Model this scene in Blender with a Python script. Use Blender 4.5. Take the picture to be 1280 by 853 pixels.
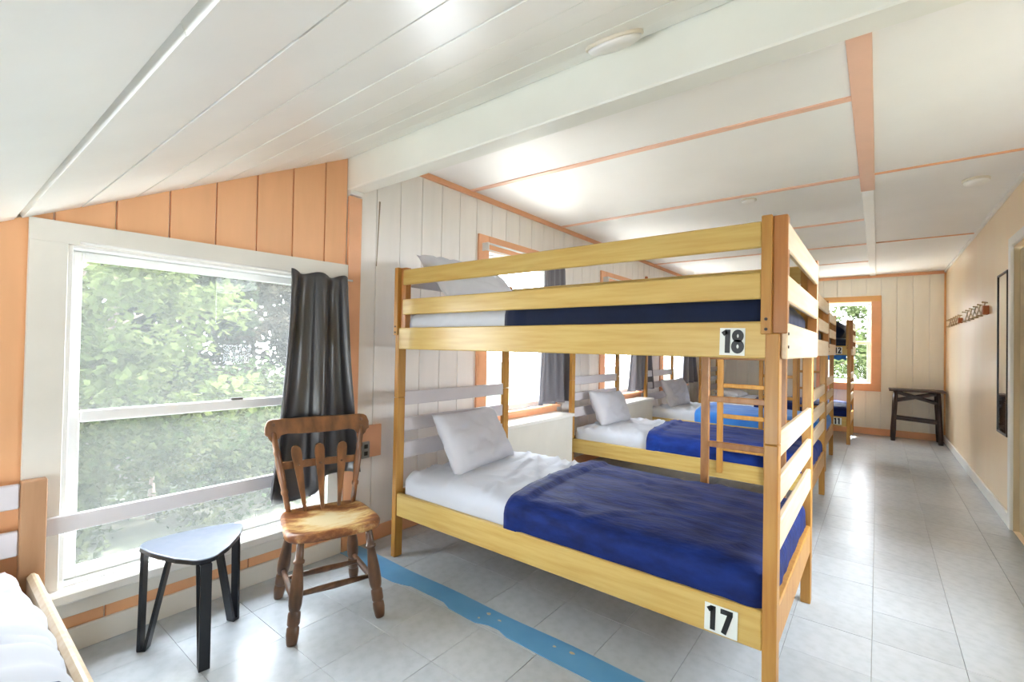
import bpy, bmesh, math, random
from mathutils import Vector, Matrix, noise

random.seed(7)
SC = bpy.context.scene
COL = SC.collection
for _o in list(bpy.data.objects):
    bpy.data.objects.remove(_o, do_unlink=True)

# ------------------------------------------------------------------ camera
F_PX, YAW, PITCH, ROLL = 584.09, 0.6645, 0.0136, 0.0183
CAM = Vector((2.6024, -0.0402, 1.2813))
_f = Vector((-math.sin(YAW) * math.cos(PITCH), math.cos(YAW) * math.cos(PITCH), math.sin(PITCH)))
_r0 = Vector((math.cos(YAW), math.sin(YAW), 0))
_u0 = _r0.cross(_f)
_r = _r0 * math.cos(ROLL) + _u0 * math.sin(ROLL)
_u = -_r0 * math.sin(ROLL) + _u0 * math.cos(ROLL)
cam_d = bpy.data.cameras.new('camera')
cam_d.sensor_fit = 'HORIZONTAL'
cam_d.sensor_width = 36.0
cam_d.lens = F_PX * 36.0 / 1280.0
cam_d.clip_start = 0.02
cam_d.clip_end = 300
cam = bpy.data.objects.new('camera', cam_d)
COL.objects.link(cam)
cam.matrix_world = Matrix(((_r.x, _u.x, -_f.x, CAM.x), (_r.y, _u.y, -_f.y, CAM.y), (_r.z, _u.z, -_f.z, CAM.z), (0, 0, 0, 1)))
SC.camera = cam

# ------------------------------------------------------------------ world, sun, exposure
W_STRENGTH, SUN_STRENGTH, EXPOSURE = 13.0, 26.0, 0.78
world = bpy.data.worlds.new('world')
SC.world = world
world.use_nodes = True
bg = world.node_tree.nodes['Background']
bg.inputs[0].default_value = (0.86, 0.93, 1.0, 1)
bg.inputs[1].default_value = W_STRENGTH
sun_d = bpy.data.lights.new('sun', 'SUN')
sun_d.energy = SUN_STRENGTH
sun_d.angle = math.radians(3)
sun_d.color = (1.0, 0.96, 0.88)
sun = bpy.data.objects.new('sun', sun_d)
COL.objects.link(sun)
sun.rotation_euler = Vector((-0.10, -0.42, -0.9)).to_track_quat('-Z', 'Y').to_euler()
SC.view_settings.view_transform = 'Standard'
SC.view_settings.look = 'None'
SC.view_settings.exposure = EXPOSURE
SC.view_settings.gamma = 1.0
SC.view_settings.use_curve_mapping = False
try:
    SC.cycles.use_denoising = True
    SC.cycles.denoiser = 'OPENIMAGEDENOISE'
    SC.cycles.max_bounces = 12
    SC.cycles.diffuse_bounces = 8
    SC.cycles.glossy_bounces = 4
    SC.cycles.transparent_max_bounces = 16
    SC.cycles.sample_clamp_indirect = 12
    SC.cycles.caustics_reflective = False
    SC.cycles.caustics_refractive = False
except Exception:
    pass

def portal(loc, direction, sx, sy):
    """Sampling portal in a window opening: it emits nothing, it only guides the sky light."""
    d = bpy.data.lights.new('window_portal', 'AREA')
    d.shape = 'RECTANGLE'
    d.size, d.size_y = sx, sy
    d.cycles.is_portal = True
    o = bpy.data.objects.new('window_portal', d)
    COL.objects.link(o)
    o.location = loc
    o.rotation_euler = Vector(direction).to_track_quat('-Z', 'Z').to_euler()

# ------------------------------------------------------------------ room numbers (metres)
RX = 3.392          # right wall
EY = 9.36           # end wall
NY = -1.15          # near wall behind the camera
HC = 2.54           # flat ceiling
BY0, BY1 = 1.60, 1.71   # beam
def slope_z(y):
    return 1.645 + 0.497 * y

# ------------------------------------------------------------------ materials
def s2l(c):
    return tuple((v / 255 / 12.92 if v / 255 <= 0.04045 else ((v / 255 + 0.055) / 1.055) ** 2.4) for v in c)

MATS = {}
def mat(name, rgb, rough=0.5, var=0.0, scale=8.0, stretch=(1, 1, 1), rgb2=None, bump=0.0, bump_scale=None, coat=0.0, metal=0.0,
        spec=0.5, rnd=0.0, detail=4.0, sheen=0.0, lo=0.35, hi=0.7):
    """Principled material; a noise field blends rgb with rgb2 (or a darker rgb), rnd varies brightness per object."""
    m = bpy.data.materials.new(name)
    m.use_nodes = True
    nt = m.node_tree
    b = nt.nodes['Principled BSDF']
    c1 = s2l(rgb)
    b.inputs['Base Color'].default_value = (*c1, 1)
    b.inputs['Roughness'].default_value = rough
    b.inputs['Metallic'].default_value = metal
    b.inputs['Specular IOR Level'].default_value = spec
    b.inputs['Coat Weight'].default_value = coat
    b.inputs['Coat Roughness'].default_value = 0.15
    b.inputs['Sheen Weight'].default_value = sheen
    tc = mp = None
    if var > 0 or rgb2 or bump > 0:
        tc = nt.nodes.new('ShaderNodeTexCoord')
        mp = nt.nodes.new('ShaderNodeMapping')
        mp.inputs['Scale'].default_value = stretch
        nt.links.new(tc.outputs['Object'], mp.inputs['Vector'])
    col_out = None
    if var > 0 or rgb2:
        n = nt.nodes.new('ShaderNodeTexNoise')
        n.inputs['Scale'].default_value = scale
        n.inputs['Detail'].default_value = detail
        nt.links.new(mp.outputs[0], n.inputs['Vector'])
        r = nt.nodes.new('ShaderNodeValToRGB')
        r.color_ramp.elements[0].position = lo
        r.color_ramp.elements[1].position = hi
        c2 = s2l(rgb2) if rgb2 else tuple(v * (1 - var) for v in c1)
        r.color_ramp.elements[0].color = (*c1, 1)
        r.color_ramp.elements[1].color = (*c2, 1)
        nt.links.new(n.outputs['Fac'], r.inputs[0])
        col_out = r.outputs[0]
    if rnd > 0:
        oi = nt.nodes.new('ShaderNodeObjectInfo')
        mr = nt.nodes.new('ShaderNodeMapRange')
        mr.inputs['To Min'].default_value = 1 - rnd
        mr.inputs['To Max'].default_value = 1.0
        nt.links.new(oi.outputs['Random'], mr.inputs['Value'])
        mx = nt.nodes.new('ShaderNodeMix')
        mx.data_type = 'RGBA'
        mx.blend_type = 'MULTIPLY'
        mx.inputs[0].default_value = 1
        if col_out:
            nt.links.new(col_out, mx.inputs[6])
        else:
            mx.inputs[6].default_value = (*c1, 1)
        nt.links.new(mr.outputs[0], mx.inputs[7])
        col_out = mx.outputs[2]
    if col_out:
        nt.links.new(col_out, b.inputs['Base Color'])
    if bump > 0:
        n2 = nt.nodes.new('ShaderNodeTexNoise')
        n2.inputs['Scale'].default_value = bump_scale or scale
        n2.inputs['Detail'].default_value = 3
        nt.links.new(mp.outputs[0], n2.inputs['Vector'])
        bp = nt.nodes.new('ShaderNodeBump')
        bp.inputs['Strength'].default_value = bump
        bp.inputs['Distance'].default_value = 0.01
        nt.links.new(n2.outputs['Fac'], bp.inputs['Height'])
        nt.links.new(bp.outputs[0], b.inputs['Normal'])
    MATS[name] = m
    return m

mat('ceil_white', (242, 244, 240), 0.32, var=0.06, scale=3, bump=0.08, bump_scale=14)
mat('ceil_flat', (247, 247, 245), 0.55, var=0.04, scale=2)
mat('beam_white', (236, 238, 230), 0.38, var=0.05, scale=4, bump=0.06, bump_scale=10)
mat('orange_board', (238, 182, 134), 0.45, var=0.07, scale=3, stretch=(1, 4, 0.6), rnd=0.05, bump=0.04, bump_scale=20)
mat('orange_trim', (241, 182, 140), 0.4, var=0.08, scale=6, rnd=0.05)
mat('pink_trim', (244, 200, 176), 0.4, var=0.06, scale=6)
mat('yellow_trim', (240, 186, 122), 0.4, var=0.06, scale=6)
mat('white_board', (244, 241, 237), 0.42, var=0.05, scale=3, stretch=(1, 4, 0.6), rnd=0.04)
mat('cream_board', (246, 243, 232), 0.42, var=0.05, scale=3, stretch=(4, 1, 0.6), rnd=0.04)
mat('peach_wall', (247, 228, 196), 0.36, rgb2=(245, 220, 188), scale=1.6, stretch=(1, 2.5, 0.4), lo=0.3, hi=0.75)
mat('white_trim', (238, 238, 234), 0.35, var=0.04, scale=6)
mat('casing_grey', (226, 224, 216), 0.4, var=0.06, scale=5)
mat('vinyl', (240, 241, 240), 0.3)
mat('bar_grey', (208, 206, 208), 0.4, var=0.04, scale=6)
mat('floor_base', (150, 148, 142), 0.7)
mat('tile', (192, 200, 207), 0.27, rgb2=(182, 190, 197), scale=22, rnd=0.09, detail=8, bump=0.03, bump_scale=30, spec=0.5, lo=0.42, hi=0.72)
mat('tile_mass', (190, 198, 204), 0.27, rgb2=(181, 188, 195), scale=22, detail=8, spec=0.5)
mat('blue_paint', (92, 156, 206), 0.4, rgb2=(106, 168, 212), scale=5, bump=0.15, bump_scale=12)
mat('chip', (205, 190, 165), 0.7)
mat('pine', (206, 178, 104), 0.36, rgb2=(192, 156, 80), scale=5, stretch=(0.7, 9, 9), rnd=0.06, coat=0.1, detail=6)
mat('pine_v', (188, 140, 66), 0.42, rgb2=(170, 116, 46), scale=5, stretch=(9, 9, 0.7), rnd=0.06, coat=0.1, detail=6)
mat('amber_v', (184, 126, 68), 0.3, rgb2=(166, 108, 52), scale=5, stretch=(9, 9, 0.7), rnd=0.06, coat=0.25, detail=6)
mat('pale_wood', (232, 214, 186), 0.32, rgb2=(222, 196, 158), scale=5, stretch=(9, 0.7, 9), coat=0.15, detail=6, rnd=0.04)
mat('grey_board', (210, 206, 210), 0.42, var=0.05, scale=5)
mat('slat_dark', (150, 120, 84), 0.6)
mat('post_tan', (180, 140, 104), 0.5, rgb2=(164, 122, 86), scale=4, stretch=(6, 6, 0.7), detail=6)
mat('ladder_wood', (184, 132, 76), 0.36, rgb2=(164, 110, 56), scale=5, stretch=(6, 6, 2), rnd=0.08, coat=0.2)
mat('bolt', (60, 56, 54), 0.35, metal=0.8)
mat('sign_white', (222, 228, 222), 0.4)
mat('sign_black', (22, 24, 26), 0.4)
mat('sheet', (200, 205, 215), 0.8, var=0.03, scale=4, bump=0.10, bump_scale=9, sheen=0.1)
mat('pillow', (202, 203, 210), 0.85, var=0.03, scale=4, bump=0.12, bump_scale=10)
mat('navy', (8, 26, 80), 0.7, spec=0.2, rgb2=(14, 42, 112), scale=6, stretch=(1.5, 5, 3), bump=0.3, bump_scale=14, sheen=0.06)
mat('navy_dark', (12, 24, 50), 0.75, spec=0.2, rgb2=(16, 30, 60), scale=6, bump=0.12, bump_scale=14, sheen=0.2)
mat('mid_blue', (12, 40, 116), 0.7, spec=0.2, rgb2=(22, 58, 144), scale=6, stretch=(1.5, 5, 3), bump=0.2, bump_scale=14, sheen=0.06)
mat('bright_blue', (36, 118, 214), 0.7, rgb2=(52, 140, 226), scale=5, bump=0.1, bump_scale=14, sheen=0.2)
mat('curtain', (58, 57, 60), 0.3, var=0.12, scale=3, stretch=(4, 4, 0.5), spec=0.8, coat=0.12)
mat('curtain_back', (112, 110, 118), 0.45, var=0.1, scale=3, stretch=(4, 4, 0.5), sheen=0.4)
mat('metal_white', (232, 232, 230), 0.3)
mat('metal_dark', (70, 66, 62), 0.4, metal=0.6)
mat('table_sheen', (104, 114, 132), 0.28, coat=0.5, rgb2=(112, 120, 138), scale=30, detail=8)  # black top; reflected window light is put into this blue-grey colour
mat('leg_black', (20, 24, 32), 0.35)
mat('chair_wood', (132, 86, 48), 0.32, rgb2=(84, 52, 28), scale=7, stretch=(3, 3, 1), coat=0.2, detail=6)
mat('chair_dark', (108, 74, 50), 0.32, rgb2=(64, 42, 28), scale=7, stretch=(3, 3, 0.8), coat=0.25, detail=6)
mat('rustic', (66, 46, 40), 0.4, rgb2=(44, 30, 28), scale=8, stretch=(4, 4, 1), detail=6)
mat('black_frame', (24, 24, 26), 0.3)
mat('mirror', (236, 238, 238), 0.03, metal=1.0)
mat('door_tan', (204, 188, 154), 0.4, rgb2=(186, 166, 134), scale=3, stretch=(3, 3, 0.5))
mat('hook_wood', (206, 178, 132), 0.45, var=0.15, scale=10)
mat('hook_end', (186, 106, 56), 0.45, var=0.15, scale=10)
mat('plastic_white', (240, 240, 236), 0.35)
mat('detector_ring', (222, 216, 200), 0.4)
mat('outlet_grey', (150, 150, 146), 0.35)
mat('outlet_dark', (40, 38, 38), 0.5)
mat('bark', (104, 92, 80), 0.85, rgb2=(76, 66, 58), scale=6, stretch=(4, 4, 0.8), bump=0.4, bump_scale=8)
mat('lawn', (44, 54, 36), 0.9, rgb2=(62, 60, 48), scale=0.9, detail=8)
mat('deck_pale', (232, 230, 224), 0.7, var=0.1, scale=3)
mat('gap_brown', (150, 136, 116), 0.8)
mat('siding', (226, 226, 222), 0.6)
mat('shingle', (120, 116, 112), 0.8, var=0.2, scale=8)

def leaf_mat(name, rgb, rgb2):
    m = bpy.data.materials.new(name)
    m.use_nodes = True
    nt = m.node_tree
    for n in list(nt.nodes):
        nt.nodes.remove(n)
    out = nt.nodes.new('ShaderNodeOutputMaterial')
    mix = nt.nodes.new('ShaderNodeMixShader')
    mix.inputs[0].default_value = 0.4
    df = nt.nodes.new('ShaderNodeBsdfDiffuse')
    tr = nt.nodes.new('ShaderNodeBsdfTranslucent')
    tc = nt.nodes.new('ShaderNodeTexCoord')
    n = nt.nodes.new('ShaderNodeTexNoise')
    n.inputs['Scale'].default_value = 2.2
    r = nt.nodes.new('ShaderNodeValToRGB')
    r.color_ramp.elements[0].position = 0.35
    r.color_ramp.elements[1].position = 0.65
    r.color_ramp.elements[0].color = (*s2l(rgb), 1)
    r.color_ramp.elements[1].color = (*s2l(rgb2), 1)
    L = nt.links.new
    L(tc.outputs['Object'], n.inputs['Vector']); L(n.outputs['Fac'], r.inputs[0])
    L(r.outputs[0], df.inputs[0]); L(r.outputs[0], tr.inputs[0])
    L(df.outputs[0], mix.inputs[1]); L(tr.outputs[0], mix.inputs[2]); L(mix.outputs[0], out.inputs[0])
    MATS[name] = m
leaf_mat('leaf_light', (60, 70, 40), (78, 86, 54))
leaf_mat('leaf_pale', (62, 74, 46), (84, 92, 64))
leaf_mat('leaf_bush', (44, 56, 36), (62, 66, 46))
leaf_mat('leaf_mid', (36, 44, 32), (48, 54, 40))
leaf_mat('leaf_dry', (58, 54, 46), (48, 48, 40))

def pane_mat(name, veil, tint=(1, 1, 1)):
    """Window pane: clear sheet with a weak mirror reflection; veil = share of light scattered by an insect screen / dust."""
    m = bpy.data.materials.new(name)
    m.use_nodes = True
    nt = m.node_tree
    for n in list(nt.nodes):
        nt.nodes.remove(n)
    out = nt.nodes.new('ShaderNodeOutputMaterial')
    t = nt.nodes.new('ShaderNodeBsdfTransparent')
    t.inputs[0].default_value = (*tint, 1)
    g = nt.nodes.new('ShaderNodeBsdfGlossy')
    g.inputs['Roughness'].default_value = 0.02
    m1 = nt.nodes.new('ShaderNodeMixShader')
    m1.inputs[0].default_value = 0.006
    L = nt.links.new
    L(t.outputs[0], m1.inputs[1]); L(g.outputs[0], m1.inputs[2])
    last = m1
    if veil > 0:
        d = nt.nodes.new('ShaderNodeBsdfTranslucent')
        d.inputs[0].default_value = (0.92, 0.94, 0.92, 1)
        m2 = nt.nodes.new('ShaderNodeMixShader')
        m2.inputs[0].default_value = veil
        L(m1.outputs[0], m2.inputs[1]); L(d.outputs[0], m2.inputs[2])
        last = m2
    L(last.outputs[0], out.inputs[0])
    MATS[name] = m
pane_mat('pane_screen', 0.03)
pane_mat('pane_clear', 0.0)

# ------------------------------------------------------------------ mesh builders
class MB:
    def __init__(self):
        self.v, self.f = [], []
    def add(self, vs, fs):
        n = len(self.v)
        self.v += [tuple(p) for p in vs]
        self.f += [tuple(i + n for i in q) for q in fs]
        return self
    def box(self, x0, x1, y0, y1, z0, z1, b=0.0):
        if b <= 0:
            return self.add([(x, y, z) for x in (x0, x1) for y in (y0, y1) for z in (z0, z1)],
                            [(0, 1, 3, 2), (4, 6, 7, 5), (0, 4, 5, 1), (2, 3, 7, 6), (0, 2, 6, 4), (1, 5, 7, 3)])
        b = min(b, (x1 - x0) / 2.01, (y1 - y0) / 2.01, (z1 - z0) / 2.01)
        # chamfered box: 24 vertices
        vs, fs, idx = [], [], {}
        X, Y, Z = (x0, x1), (y0, y1), (z0, z1)
        for i in (0, 1):
            for j in (0, 1):
                for k in (0, 1):
                    p = (X[i], Y[j], Z[k])
                    q = (X[i] + (b if i == 0 else -b), Y[j] + (b if j == 0 else -b), Z[k] + (b if k == 0 else -b))
                    for a in range(3):
                        idx[i, j, k, a] = len(vs)
                        vs.append(tuple(p[c] if c == a else q[c] for c in range(3)))
        for a in range(3):
            o1, o2 = [c for c in range(3) if c != a]
            for s in (0, 1):
                qd = []
                for t1, t2 in ((0, 0), (1, 0), (1, 1), (0, 1)):
                    c = [0, 0, 0]; c[a] = s; c[o1] = t1; c[o2] = t2
                    qd.append(idx[(*c, a)])
                fs.append(tuple(qd))
        for a in range(3):
            o1, o2 = [c for c in range(3) if c != a]
            for t1 in (0, 1):
                for t2 in (0, 1):
                    c0 = [0, 0, 0]; c1 = [0, 0, 0]
                    c0[o1] = c1[o1] = t1; c0[o2] = c1[o2] = t2; c1[a] = 1
                    fs.append((idx[(*c0, o1)], idx[(*c1, o1)], idx[(*c1, o2)], idx[(*c0, o2)]))
        for i in (0, 1):
            for j in (0, 1):
                for k in (0, 1):
                    fs.append(tuple(idx[i, j, k, a] for a in range(3)))
        return self.add(vs, fs)
    def bar(self, p, q, w, h, up=(0, 0, 1)):
        """rectangular bar from p to q; w across, h along up"""
        p, q = Vector(p), Vector(q)
        d = (q - p).normalized()
        s = d.cross(Vector(up))
        if s.length < 1e-4:
            s = d.cross(Vector((1, 0, 0)))
        s.normalize()
        t = s.cross(d)
        vs = []
        for e in (p, q):
            for a, b in ((-1, -1), (1, -1), (1, 1), (-1, 1)):
                vs.append(e + s * (a * w / 2) + t * (b * h / 2))
        return self.add(vs, [(3, 2, 1, 0), (4, 5, 6, 7), (0, 1, 5, 4), (1, 2, 6, 5), (2, 3, 7, 6), (3, 0, 4, 7)])
    def lathe(self, p, q, prof, n=14):
        """turned piece along p->q; prof = [(t 0..1, radius)]"""
        p, q = Vector(p), Vector(q)
        d = (q - p)
        dn = d.normalized()
        s = dn.cross(Vector((0, 0, 1)))
        if s.length < 1e-3:
            s = Vector((1, 0, 0))
        s.normalize()
        t = dn.cross(s)
        vs, fs = [], []
        for tt, r in prof:
            c = p + d * tt
            for i in range(n):
                a = 2 * math.pi * i / n
                vs.append(c + s * (r * math.cos(a)) + t * (r * math.sin(a)))
        for j in range(len(prof) - 1):
            for i in range(n):
                fs.append((j * n + i, j * n + (i + 1) % n, (j + 1) * n + (i + 1) % n, (j + 1) * n + i))
        fs.append(tuple(range(n))[::-1])
        fs.append(tuple((len(prof) - 1) * n + i for i in range(n)))
        return self.add(vs, fs)
    def prism(self, poly, fr, to):
        """poly = list of 2D points; fr(p)->3D front point, to(p)->3D back point"""
        n = len(poly)
        vs = [fr(p) for p in poly] + [to(p) for p in poly]
        fs = [tuple(range(n)), tuple(range(2 * n - 1, n - 1, -1))]
        for i in range(n):
            j = (i + 1) % n
            fs.append((i, i + n, j + n, j))
        return self.add(vs, fs)
    def mesh(self, name, smooth=False):
        me = bpy.data.meshes.new(name)
        me.from_pydata(self.v, [], self.f)
        bm = bmesh.new()
        bm.from_mesh(me)
        bmesh.ops.recalc_face_normals(bm, faces=bm.faces)
        bm.to_mesh(me)
        bm.free()
        if smooth:
            for p in me.polygons:
                p.use_smooth = True
        return me
    def build(self, name, material, parent=None, smooth=False, loc=None):
        me = self.mesh(name, smooth)
        me.materials.append(MATS[material])
        return put(name, me, parent, loc)

def put(name, me, parent=None, loc=None):
    o = bpy.data.objects.new(name, me)
    COL.objects.link(o)
    if parent:
        o.parent = parent
    if loc is not None:
        o.location = loc
    return o

def tag(o, label=None, cat=None, group=None, kind=None):
    if label: o['label'] = label
    if cat: o['category'] = cat
    if group: o['group'] = group
    if kind: o['kind'] = kind
    return o

def empty(name, loc=(0, 0, 0), rz=0.0):
    o = bpy.data.objects.new(name, None)
    o.empty_display_size = 0.1
    COL.objects.link(o)
    o.location = loc
    o.rotation_euler = (0, 0, rz)
    return o

def copy_tree(o, parent=None):
    c = o.copy()
    COL.objects.link(c)
    c.parent = parent
    for ch in list(o.children):
        copy_tree(ch, c)
    return c

def B(name, m, parent, x0, x1, y0, y1, z0, z1, b=0.0):
    return MB().box(x0, x1, y0, y1, z0, z1, b).build(name, m, parent)

# ------------------------------------------------------------------ openings
W1 = (0.33, 1.50, 0.27, 1.672)       # big window, left wall (y0,y1,z0,z1)
W2 = (2.92, 3.93, 0.70, 2.10)
W3 = (5.08, 6.09, 0.70, 2.10)
W4 = (7.03, 8.04, 0.70, 2.10)
WE = (1.90, 2.525, 0.80, 2.12)       # end wall window (x0,x1,z0,z1)
W_FILL_R = (2.10, 3.40, 0.80, 2.15)        # unseen right wall opening, added to let in fill daylight
W_FILL_N = (0.7, 2.7, 0.35, 0.95)          # unseen low opening in the near wall, added for more daylight
DR = (4.05, 4.97, 0.0, 2.09)         # door in the right wall

def wall_with_holes(name, m, axis, c0, c1, a0, a1, z0, z1, holes, topf=None, label=None):
    """wall slab: axis 'x' = slab normal along x (runs along y); made of boxes around the holes"""
    mb = MB()
    cuts = sorted({a0, a1, *[h[0] for h in holes], *[h[1] for h in holes]})
    for s, e in zip(cuts[:-1], cuts[1:]):
        mid = (s + e) / 2
        hs = sorted([h for h in holes if h[0] < mid < h[1]], key=lambda h: h[2])
        z = z0
        segs = []
        for h in hs:
            if h[2] > z + 1e-6:
                segs.append((z, h[2], False))
            z = h[3]
        segs.append((z, z1, True))
        for q0, q1, top in segs:
            t0 = t1 = q1
            if top and topf:
                t0, t1 = topf(s), topf(e)
            vs = []
            for a, t in ((s, t0), (e, t1)):
                for c in (c0, c1):
                    for zz in (q0, t):
                        vs.append((c, a, zz) if axis == 'x' else (a, c, zz))
            mb.add(vs, [(0, 1, 3, 2), (4, 6, 7, 5), (0, 4, 5, 1), (2, 3, 7, 6), (0, 2, 6, 4), (1, 5, 7, 3)])
    o = mb.build(name, m)
    tag(o, label, kind='structure')
    return o

def near_top(y):
    return slope_z(y) + 0.02 if y <= 1.6001 else slope_z(1.6) + 0.02

# ------------------------------------------------------------------ floor
floor = B('floor', 'floor_base', None, -0.15, RX + 0.15, NY - 0.15, EY + 0.15, -0.12, -0.005)
tag(floor, 'grey vinyl tile floor of the dormitory room', kind='structure')
tiles = []
T = 0.305
def tile_field(xa, ya, x0, x1, y0, y1):
    i0 = math.floor((x0 - xa) / T)
    x = xa + i0 * T
    while x < x1 - 1e-6:
        y = ya + math.floor((y0 - ya) / T) * T
        while y < y1 - 1e-6:
            a, b = max(x, x0), min(x + T, x1)
            c, d = max(y, y0), min(y + T, y1)
            if b - a > 0.01 and d - c > 0.01:
                tiles.append((a, b, c, d))
            y += T
        x += T
tile_field(0.877, 1.28, 0.0, RX, NY, 1.60)
tile_field(2.589, 2.02, 0.0, RX, 1.60, EY)
def seen(t):
    p = Vector(((t[0] + t[1]) / 2, (t[2] + t[3]) / 2, 0)) - CAM
    z = p.dot(_f)
    if z < 0.3:
        return 1e3 + p.length
    u, v = F_PX * p.dot(_r) / z, F_PX * p.dot(_u) / z
    return p.length + (0 if abs(u) < 690 and abs(v) < 480 else 1e3)
tiles.sort(key=seen)
full = MB().box(0.0007, T - 0.0007, 0.0007, T - 0.0007, -0.005, 0.0, 0.0006).mesh('floor_tile')
full.materials.append(MATS['tile'])
for k, (a, b, c, d) in enumerate(tiles[:300]):
    if b - a > T - 1e-4 and d - c > T - 1e-4:
        o = put('floor_tile', full, floor, (a, c, 0))
    else:
        o = MB().box(0.0007, b - a - 0.0007, 0.0007, d - c - 0.0007, -0.005, 0.0, 0.0006).build('floor_tile', 'tile', floor, loc=(a, c, 0))
    o.location.z += random.uniform(-0.0008, 0.0)
    o.rotation_euler = (random.uniform(-.0012, .0012), random.uniform(-.0012, .0012), 0)
rest = MB()
for a, b, c, d in tiles[300:]:
    rest.box(a + 0.0007, b - 0.0007, c + 0.0007, d - 0.0007, -0.005, 0.0)
if rest.v:
    tag(rest.build('floor_tile_field', 'tile_mass', floor), 'more grey floor tiles', kind='stuff')

# blue painted threshold strip across the floor, under the beam, ragged near edge
strip = MB()
poly = []
xs = [i * 0.06 for i in range(0, 57)]
for x in xs:
    poly.append((min(x, RX - 0.001), 1.724 + 0.004 * math.sin(x * 9)))
for x in reversed(xs):
    s = 1.592 + 0.008 * noise.noise(Vector((x * 4, 0, 3))) + (0.022 if (0.62 < x < 0.95 or 1.15 < x < 1.3) else 0) + (-0.014 if 0.3 < x < 0.6 else 0)
    poly.append((min(x, RX - 0.001), s))
strip.prism(poly, lambda p: (p[0], p[1], 0.004), lambda p: (p[0], p[1], 0.0002))
strip_o = strip.build('trim_1', 'blue_paint')
tag(strip_o, 'worn blue painted threshold strip across the floor', kind='structure')
for x, y, r in ((1.145, 1.68, 0.013), (1.13, 1.625, 0.008), (1.22, 1.67, 0.009), (1.52, 1.675, 0.009), (1.60, 1.685, 0.013)):
    pts = [(x + r * math.cos(a) * random.uniform(.6, 1.3), y + r * .7 * math.sin(a) * random.uniform(.6, 1.2)) for a in [i * math.pi / 4 for i in range(8)]]
    MB().prism(pts, lambda p: (p[0], p[1], 0.0048), lambda p: (p[0], p[1], 0.003)).build('paint_chip', 'chip', strip_o)

# ------------------------------------------------------------------ walls
wall_left = wall_with_holes('wall_left', 'white_trim', 'x', -0.16, -0.012, NY - 0.15, 1.60, -0.1, 2.0, [W1], topf=near_top, label='orange board wall around the big window')
wl2 = wall_with_holes('wall_left_far', 'white_trim', 'x', -0.16, -0.012, 1.60, EY + 0.15, -0.1, HC + 0.1, [W2, W3, W4], label='white board wall behind the bunk beds')
wall_end = wall_with_holes('wall_end', 'white_trim', 'y', EY + 0.012, EY + 0.16, -0.16, RX + 0.15, -0.1, HC + 0.1, [WE], label='cream board end wall of the room')
wall_right = wall_with_holes('wall_right', 'peach_wall', 'x', RX, RX + 0.15, NY - 0.15, EY + 0.15, -0.1, HC + 0.1, [DR, W_FILL_R], label='smooth peach painted right wall')
wall_near = wall_with_holes('wall_near', 'peach_wall', 'y', NY - 0.15, NY, -0.16, RX + 0.15, -0.1, slope_z(NY) + 0.03, [W_FILL_N], label='low wall behind the camera')

def boards(parent, m, axis, face, back, start, step, a0, a1, z0, ztop, holes, gap=0.004, name='wall_board'):
    """vertical boards on a wall; face/back = coordinates of front and back; each board is cut around the openings"""
    def piece(P, Q, q0, t0, t1):
        if min(t0, t1) - q0 < 0.006 or Q - P < 0.006:
            return
        vs = []
        for (aa, t) in ((P, t0), (Q, t1)):
            for c in (back, face):
                for zz in (q0, t):
                    ins = 0.002 * (1 if aa == P else -1) if c == face else 0
                    vs.append((c, aa + ins, zz) if axis == 'x' else (aa + ins, c, zz))
        MB().add(vs, [(0, 1, 3, 2), (4, 6, 7, 5), (0, 4, 5, 1), (2, 3, 7, 6), (0, 2, 6, 4), (1, 5, 7, 3)]).build(name, m, parent)
    a = start + math.floor((a0 - start) / step) * step
    while a < a1 - 1e-6:
        s, e = max(a, a0) + gap / 2, min(a + step, a1) - gap / 2
        if e - s > 0.008:
            hs = [h for h in holes if h[0] < e and h[1] > s]
            if not hs:
                piece(s, e, z0, ztop(s), ztop(e))
            else:
                h = hs[0]
                piece(s, e, z0, h[2], h[2])
                piece(s, e, h[3], ztop(s), ztop(e))
                if h[0] > s: piece(s, h[0], h[2], h[3], h[3])
                if h[1] < e: piece(h[1], e, h[2], h[3], h[3])
        a += step

boards(wall_left, 'orange_board', 'x', 0.0, -0.012, 0.486, 0.193, NY, 1.598, 0.0, lambda y: slope_z(y) + 0.004, [W1])
boards(wl2, 'white_board', 'x', 0.0, -0.012, 1.815, 0.1935, 1.602, EY, 0.0, lambda y: HC, [W2, W3, W4])
boards(wall_end, 'cream_board', 'y', EY, EY + 0.012, 0.735, 0.1905, 0.0, RX, 0.0, lambda x: HC, [WE])
# the gap of the first white board has opened: a dark wedge
MB().prism([(1.83, 2.23), (1.842, 2.23), (1.822, 1.80), (1.818, 1.80)], lambda p: (0.0015, p[0], p[1]), lambda p: (-0.004, p[0], p[1])).build('board_gap', 'gap_brown', wl2)

# baseboards
bl = B('baseboard_left', 'casing_grey', None, 0.0, 0.016, NY, 1.598, 0.0, 0.098, 0.003)
tag(bl, 'white baseboard under the big window', kind='structure')
bl2 = B('baseboard_far', 'orange_trim', None, 0.0, 0.016, 1.692, EY, 0.0, 0.092, 0.003)
tag(bl2, 'orange baseboard along the white board wall', kind='structure')
be = B('baseboard_end', 'orange_trim', None, 0.017, RX - 0.02, EY - 0.016, EY, 0.0, 0.105, 0.003)
tag(be, 'orange baseboard along the end wall', kind='structure')
br = MB().box(RX - 0.018, RX, 5.03, EY - 0.02, 0.0, 0.10, 0.004).box(RX - 0.018, RX, NY, 3.99, 0.0, 0.10, 0.004).build('baseboard_right', 'white_trim')
tag(br, 'white baseboard along the peach wall', kind='structure')

# corner board under the beam end
cb = B('trim_2', 'orange_trim', None, 0.0, 0.022, 1.600, 1.690, 0.0, 2.205, 0.003)
tag(cb, 'orange upright corner board under the beam', kind='structure')
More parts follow.
